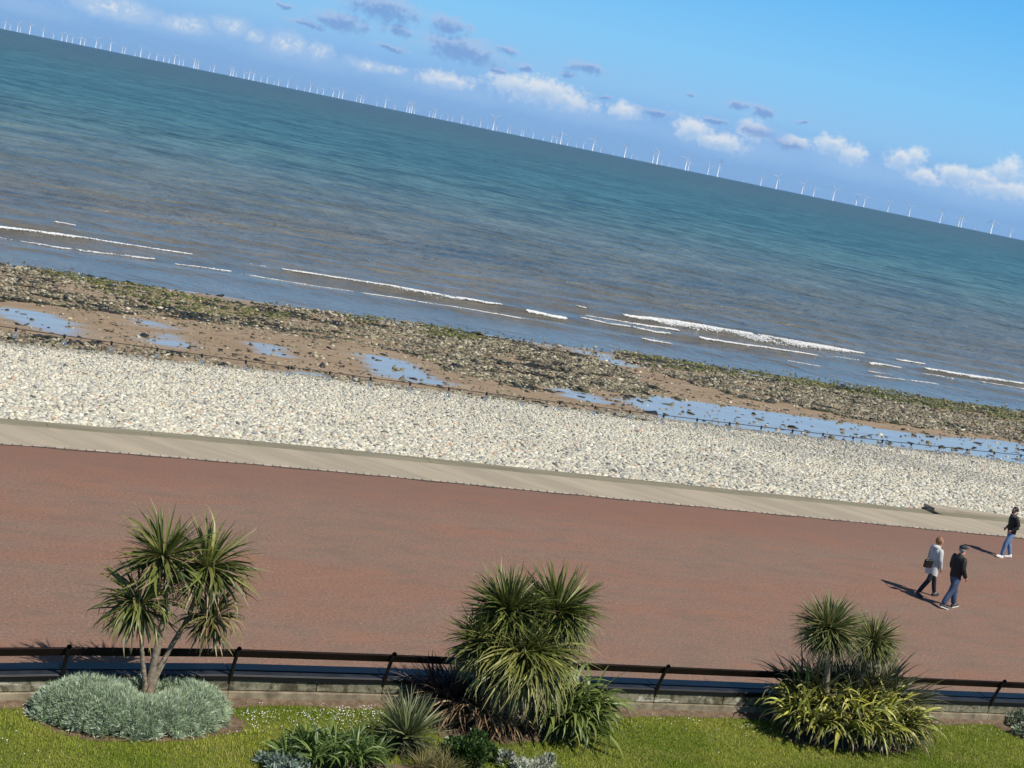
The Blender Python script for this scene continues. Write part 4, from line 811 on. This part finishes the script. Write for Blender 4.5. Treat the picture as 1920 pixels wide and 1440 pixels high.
    for i_, (c_, rx_, ry_) in enumerate(rg):
        wob = 1 + (.05 * np.sin(3 * th + i_ * 1.7) + gq.normal(0, .015, 20)) * (i_ < 6); Vt.append(np.stack([c_.x + rx_ * wob * np.cos(th), ry_ * wob * np.sin(th), c_.z + 0 * th + (.012 * np.sin(2 * th) if i_ == 0 else 0)], -1))
    Vt = np.concatenate(Vt); i0 = np.arange(len(rg) - 1)[:, None] * 20; j0 = np.arange(20)[None]; Qt = np.stack([i0 + j0, i0 + (j0 + 1) % 20, i0 + 20 + (j0 + 1) % 20, i0 + 20 + j0], -1).reshape(-1, 4)
    pt_ = [(Vt, Qt)]
    for s in ('l', 'r'):
        S0, E0, W0 = v('sh' + s), v('el' + s), v('wr' + s); inn = Vector((S0.x, S0.y * .55, S0.z - .01))
        q_ = [inn, S0 + Vector((0, 0, -.012)), S0.lerp(E0, .22), S0.lerp(E0, .55), S0.lerp(E0, .9), E0.lerp(W0, .12), E0.lerp(W0, .5), E0.lerp(W0, .9), E0.lerp(W0, .98), E0.lerp(W0, .96)]
        pt_.append(tube_np([tuple(k) for k in q_], np.array([.050, .068, .073, .067, .064, .066, .056, .050, .050, .03]) * bw, 12))
    Vt, Qt = joinVF(pt_); link(cloth['topname'], npmesh(cloth['topname'], Vt, Qt, None, True), cloth['top'], e)
    # shoes
    for s in ('l', 'r'):
        a, t_ = v('an' + s), v('to' + s); d = (t_ - a); pitch = math.atan2(-(d.z + .045), max(.02, math.hypot(d.x, d.y))); yaw = math.atan2(d.y, d.x)
        T_ = Matrix.Translation(a + Vector((0, 0, -.045))) @ Matrix.Rotation(yaw, 4, 'Z') @ Matrix.Rotation(pitch, 4, 'Y')
        bm = bmesh.new(); prof = [(-.065, .034, .075), (-.03, .040, .085), (.03, .040, .075), (.09, .046, .052), (.15, .044, .042), (.195, .030, .030)]; ring = []
        for x_, w_, h_ in prof: ring.append([bm.verts.new(T_ @ Vector((x_, yy * w_, zz_ * h_ - .012))) for yy, zz_ in ((-1, 0), (-1, .45), (-.6, .9), (0, 1), (.6, .9), (1, .45), (1, 0))])
        for a_, b_ in zip(ring[:-1], ring[1:]):
            for i in range(6): bm.faces.new((a_[i], a_[i + 1], b_[i + 1], b_[i]))
        bm.faces.new(ring[0]); bm.faces.new(ring[-1][::-1]); bmesh.ops.recalc_face_normals(bm, faces=bm.faces[:]); me = bpy.data.meshes.new('shoe'); bm.to_mesh(me); bm.free()
        for p in me.polygons: p.use_smooth = True
        sh = link('shoe', me, cloth['shoe'], e)
        bm = bmesh.new(); rg = [[bm.verts.new(T_ @ Vector((x_, yy * (w_ + .006), z_))) for yy in (-1, 1) for z_ in (-.034, -.008)] for x_, w_, h_ in [(-.072, .030, 0)] + prof + [(.205, .018, 0)]]
        for a_, b_ in zip(rg[:-1], rg[1:]):
            for i, j in ((0, 1), (1, 3), (3, 2), (2, 0)): bm.faces.new((a_[i], a_[j], b_[j], b_[i]))
        bm.faces.new(rg[0]); bm.faces.new(rg[-1]); bmesh.ops.recalc_face_normals(bm, faces=bm.faces[:]); me = bpy.data.meshes.new('sole'); bm.to_mesh(me); bm.free(); link('sole', me, cloth['sole'], sh)
    return e, hp
m_jean = simple('blue denim', (.045, .075, .145), .8, .35, 7); m_jean_l = simple('light blue denim', (.13, .22, .37), .8, .3, 7); m_navy = simple('dark navy cloth', (.012, .015, .026), .8, .2, 7)
m_black = simple('black jacket cloth', (.010, .010, .011), .7, .3, 9, bump=.4); m_coat = simple('pale grey coat', (.50, .52, .52), .75, .12, 5, bump=.5); m_white = simple('white rubber', (.75, .74, .70), .6); m_dshoe = simple('dark shoe', (.03, .035, .04), .6)
def gait(st, off, side=.085, hip=.93, lean=.03, lf='l'):
    """walking pose facing +x; st = half stride"""
    o = 'r' if lf == 'l' else 'l'; sg = lambda s: 1 if s == 'l' else -1
    P = {'pelvis': (off, 0, hip), 'chest': (off + lean, 0, 1.31), 'neck': (off + lean + .01, 0, 1.475), 'head': (off + lean + .035, 0, 1.625)}
    for s in 'lr':
        f = 1 if s == lf else -1
        P['hip' + s] = (off, sg(s) * side, hip - .04); P['an' + s] = (f * st, sg(s) * (side - .01), .085 if f > 0 else .12); P['kn' + s] = (f * st * .52 + off * .5 + (.05 if f > 0 else .045), sg(s) * side, .50)
        P['to' + s] = (f * st + .13, sg(s) * (side + .01), .06 if f > 0 else .045)
        P['sh' + s] = (off + lean - .01, sg(s) * .175, 1.405)
    return P
# man with flat cap
f = at(1776, 1140, 0); P = gait(.26, 0, lean=-.015, lf='l')
P.update(elr=(-.03, -.235, 1.13), wrr=(.13, -.22, .93), ell=(.0, .235, 1.12), wrl=(.14, .21, .94))
e, hp = person('older man in a flat dark cap, black jacket and blue jeans walking beside the woman', f, math.radians(3), P, dict(trousers=m_jean, top=m_black, topname='jacket', hem=-.06, hemr=.155, w=1.06, leg=1.16, shoe=m_dshoe, sole=m_white), 1.87)
mcap = simple('navy cap felt', (.022, .024, .032), .85, .2, 12)
link('cap', ellipsoid(hp(-.01, 0, .052), (.112, .102, .075), 14, lambda c: c.z < -.35), mcap, e); link('cap_peak', ellipsoid(hp(.10, 0, .040), (.062, .075, .016), 12), mcap, e)
link('hair', ellipsoid(hp(-.025, 0, .0), (.088, .096, .085), 12, lambda c: c.x > .15 or c.z > .6), simple('grey hair', (.30, .29, .27), .8, .2, 20), e)
# woman
f = at(1735, 1118, 0); P = gait(.36, 0, hip=.90, lean=-.01, lf='l')
P['anr'] = (-.37, -.075, .13); P['tor'] = (-.26, -.085, .045); P['knr'] = (-.12, -.085, .50)
P.update(elr=(-.01, -.225, 1.14), wrr=(.10, -.20, .90), ell=(.0, .225, 1.13), wrl=(.13, .2, .93))
e, hp = person('woman in a pale grey hooded coat and dark trousers with a shoulder bag, mid stride', f, math.radians(2), P, dict(trousers=m_navy, top=m_coat, topname='coat', hem=-.23, hemr=.19, w=1.04, leg=.98, shoe=m_dshoe, sole=m_dshoe), 1.78)
link('hair', ellipsoid(hp(-.028, 0, .02), (.112, .112, .125), 16, lambda c: (c.x > .35 and c.z < .45) or c.z < -.92), simple('light brown hair', (.23, .115, .055), .55, .35, 25), e)
link('hood', ellipsoid((P['neck'][0] - .075, 0, 1.46), (.105, .135, .075), 14), m_coat, e)
m_bag = simple('black leather', (.012, .011, .010), .4, .2); bo = f + Matrix.Rotation(math.radians(2), 3, 'Z') @ Vector((-.33, -.13, 1.02))
bag = empty('shoulder_bag', bo, 'black shoulder bag slung at the back of the woman in the grey coat', 'bag')
link('bag_body', boxes('bag_body', [((0, 0, 0), (.27, .10, .24), .08)], .03, 3), m_bag, bag)
V, Q = tube_np([(-.10, 0, .10), (-.03, .02, .24), (.09, .10, .40), (.17, .12, .44)], .011, 6); link('strap', npmesh('strap', V, Q, None, True), m_bag, bag)
# man at the right edge
f = at(1884, 1046, 0); P = gait(.18, 0, lean=.05, lf='l'); P['headrot'] = .12
P.update(elr=(-.06, -.245, 1.14), wrr=(.10, -.20, .98), ell=(-.06, .245, 1.14), wrl=(.10, .20, .98))
e, hp = person('bearded man in a black jacket and light blue jeans near the right edge', f, math.radians(163), P, dict(trousers=m_jean_l, top=m_black, topname='jacket', hem=-.06, hemr=.16, w=1.10, leg=1.10, shoe=m_white, sole=m_white), 1.78)
mh = simple('dark hair', (.018, .012, .010), .6, .3, 25)
link('hair', ellipsoid(hp(-.02, 0, .035), (.105, .102, .098), 14, lambda c: c.x > .45 and c.z < .35 or c.z < -.75), mh, e); link('beard', ellipsoid(hp(.04, 0, -.075), (.060, .062, .045), 12), mh, e)
link('yoke', ellipsoid((P['chest'][0] - .012, 0, 1.415), (.125, .212, .055), 14), simple('olive yoke', (.06, .06, .04), .8), e)

# ------------------------------------------------------------------ wind farm
m_turb = simple('white turbine paint', (.80, .81, .82), .5)
HUB = 80.0
def v_tower():
    V, Q = tube_np([(0, 0, -3), (0, 0, 8), (0, 0, 8.1), (0, 0, HUB - 2)], [4.2, 4.2, 3.0, 2.1], 10); return V, Q
def v_nac():
    V, Q = tube_np([(0, 4.5, HUB), (0, 4.4, HUB), (0, -4, HUB), (0, -6, HUB), (0, -7.2, HUB)], [.1, 2.2, 2.3, 1.6, .1], 8); return V, Q
def v_blade():
    z = np.linspace(1.5, 53, 9); w_ = np.array([1.0, 2.0, 2.8, 2.4, 2.0, 1.6, 1.2, .9, .3]); P = []
    for a, b in zip(z, w_): P += [(-b * .5, -6.2, a), (0, -5.9, a), (b * .5, -6.2, a), (0, -6.5, a)]
    V = np.array(P); i = np.arange(8)[:, None] * 4; j = np.arange(4)[None]; return V, np.stack([i + j, i + (j + 1) % 4, i + 4 + (j + 1) % 4, i + 4 + j], -1).reshape(-1, 4)
def rotb(V, a):
    c, s = math.cos(a), math.sin(a); W_ = V.copy(); W_[:, 0] = V[:, 0] * c + V[:, 2] * s; W_[:, 2] = -V[:, 0] * s + V[:, 2] * c + HUB; return W_
tv, tq = v_tower(); nv, nq = v_nac(); bv, bq = v_blade()
me_tower = npmesh('tower', tv, tq, None, True); me_nac = npmesh('nacelle', nv, nq, None, True); me_blade = npmesh('blade', bv, bq, None, True)
for m_ in (me_tower, me_nac, me_blade): m_.materials.append(m_turb)
SMALL = []
for k in range(5):
    V, Q = joinVF([(tv, tq), (nv, nq)] + [(rotb(bv, k * .42 + j * 2.0944), bq) for j in range(3)]); me = npmesh('wind_turbine', V, Q, None, True); me.materials.append(m_turb); SMALL.append(me)
TA = [(25,150,100),(55,155,118),(95,165,112),(112,168,128),(165,180,118),(240,195,143),(297,210,172),(345,220,175),(373,225,175),(405,232,190),(450,242,188),(473,246,200),(537,262,205),(565,268,230),(618,280,220),(685,292,250),(700,295,250),(757,310,275),(788,315,257),(835,328,285),(878,335,287),(918,345,300),(948,352,310),(978,360,303),(1005,366,320),(1028,370,328),(1088,380,318),(1100,383,335),(1112,386,340),(1178,400,365),(1200,405,357),(1295,430,380),(1308,432,378),(1326,436,400),(1370,445,402),(1397,452,398),(1422,458,402),(1465,466,420),(1500,472,425),(1540,484,455),(1563,488,442),(1615,498,448),(1667,508,468),(1712,518,485),(1740,522,468),(1782,532,487),(1815,540,495),(1870,552,500),(1903,558,507)]
TB = [(3,565,510),(82,580,540),(105,583,533),(120,585,540),(197,603,568),(243,615,555),(298,628,592),(365,640,592),(380,645,585),(392,648,585),(408,650,612),(492,668,625),(512,672,632),(524,675,620),(558,682,652),(595,690,655),(622,694,660),(672,705,650),(708,714,678),(742,720,686),(778,728,680),(820,735,705),(850,742,655),(870,742,703),(932,760,712),(948,765,730),(1008,775,735),(1020,777,733),(1075,790,740),(1133,802,770),(1180,812,765),(1208,817,770),(1230,822,745),(1270,830,790),(1320,842,812),(1358,850,805),(1410,862,782),(1455,870,830),(1528,886,860),(1590,895,815),(1630,903,868),(1662,908,880),(1748,927,860),(1772,935,848),(1800,938,905),(1840,948,915)]
TC = [(12,665,580),(28,668,610),(138,690,620),(192,707,620),(338,735,712),(436,752,690),(522,772,688),(667,800,728),(732,815,752),(842,835,755),(915,845,825),(972,862,795),(1015,872,805),(1150,893,825),(1270,918,852),(1443,955,880),(1548,973,910),(1562,977,910),(1640,995,968),(1730,1015,925),(1838,1030,965)]
TUR = [(a / 3, b / 3, (b - c) / 3) for a, b, c in TA] + [(640 + a / 3, b / 3, (b - c) / 3) for a, b, c in TB] + [(1280 + a / 3, 100 + b / 3, (b - c) / 3) for a, b, c in TC]
ORD = ['first', 'second', 'third', 'fourth', 'fifth', 'sixth', 'seventh', 'eighth', 'ninth', 'tenth', 'eleventh', 'twelfth', 'thirteenth', 'fourteenth', 'fifteenth', 'sixteenth', 'seventeenth', 'eighteenth', 'nineteenth', 'twentieth', 'twenty-first', 'twenty-second', 'twenty-third', 'twenty-fourth', 'twenty-fifth', 'twenty-sixth']
large = sorted([t for t in TUR if t[0] > 900 and t[2] > 18], key=lambda t: -t[0]); rank = {t: i for i, t in enumerate(large)}
WIND = math.atan2(hv.x, hv.y)
for k, T_ in enumerate(TUR):
    px, py, hpx = T_; d = ray(px, 52 + .2073 * px + 2); d2 = Vector((d.x, d.y)).normalized(); dist = F_PX * HUB * 1.22 / hpx; p = d2 * dist; z = SEA - dist * dist / 12.74e6
    yaw = -math.atan2(d2.x, d2.y) + random.uniform(-.5, .7)
    if T_ in rank:
        i = rank[T_]; o = empty('wind_turbine', (p.x, p.y, z), 'white wind turbine on the horizon, %s from the right in the taller near row' % ORD[i], 'wind turbine', 'tall wind turbines of the near row', yaw)
        link('tower', me_tower, None, o); link('nacelle', me_nac, None, o); a0 = random.uniform(0, 2.09)
        for j in range(3): b = link('blade', me_blade, None, o); b.location = (0, 0, HUB); b.rotation_euler = (0, a0 + j * 2.0944, 0)
    else:
        o = link('wind_turbine', SMALL[k % 5]); o.location = (p.x, p.y, z); o.rotation_euler = (0, 0, yaw)
        if px < 640: tag(o, 'small pale wind turbine in the crowded rows on the left third of the horizon', 'wind turbine', 'crowded far wind turbines on the left')
        elif px < 1280: tag(o, 'small pale wind turbine low among the rows on the middle third of the horizon', 'wind turbine', 'far wind turbines in the middle')
        else: tag(o, 'tiny pale wind turbine low on the right third of the horizon behind the near row', 'wind turbine', 'far wind turbines on the right')

# ------------------------------------------------------------------ sea air between the beach and the far turbines
hz = boxes('haze', [((0, 0, 55), (56000, 56000, 240), 0)])
m_hz = bpy.data.materials.new('sea haze'); m_hz.use_nodes = True; hn = NT(m_hz.node_tree)
vol = hn.n('ShaderNodeVolumePrincipled'); vol.inputs['Density'].default_value = 1.2e-5; vol.inputs['Color'].default_value = (.52, .76, 1, 1)
ho = hn.n('ShaderNodeOutputMaterial'); hn.t.links.new(vol.outputs[0], ho.inputs['Volume'])
tag(link('haze', hz, m_hz), kind='stuff')
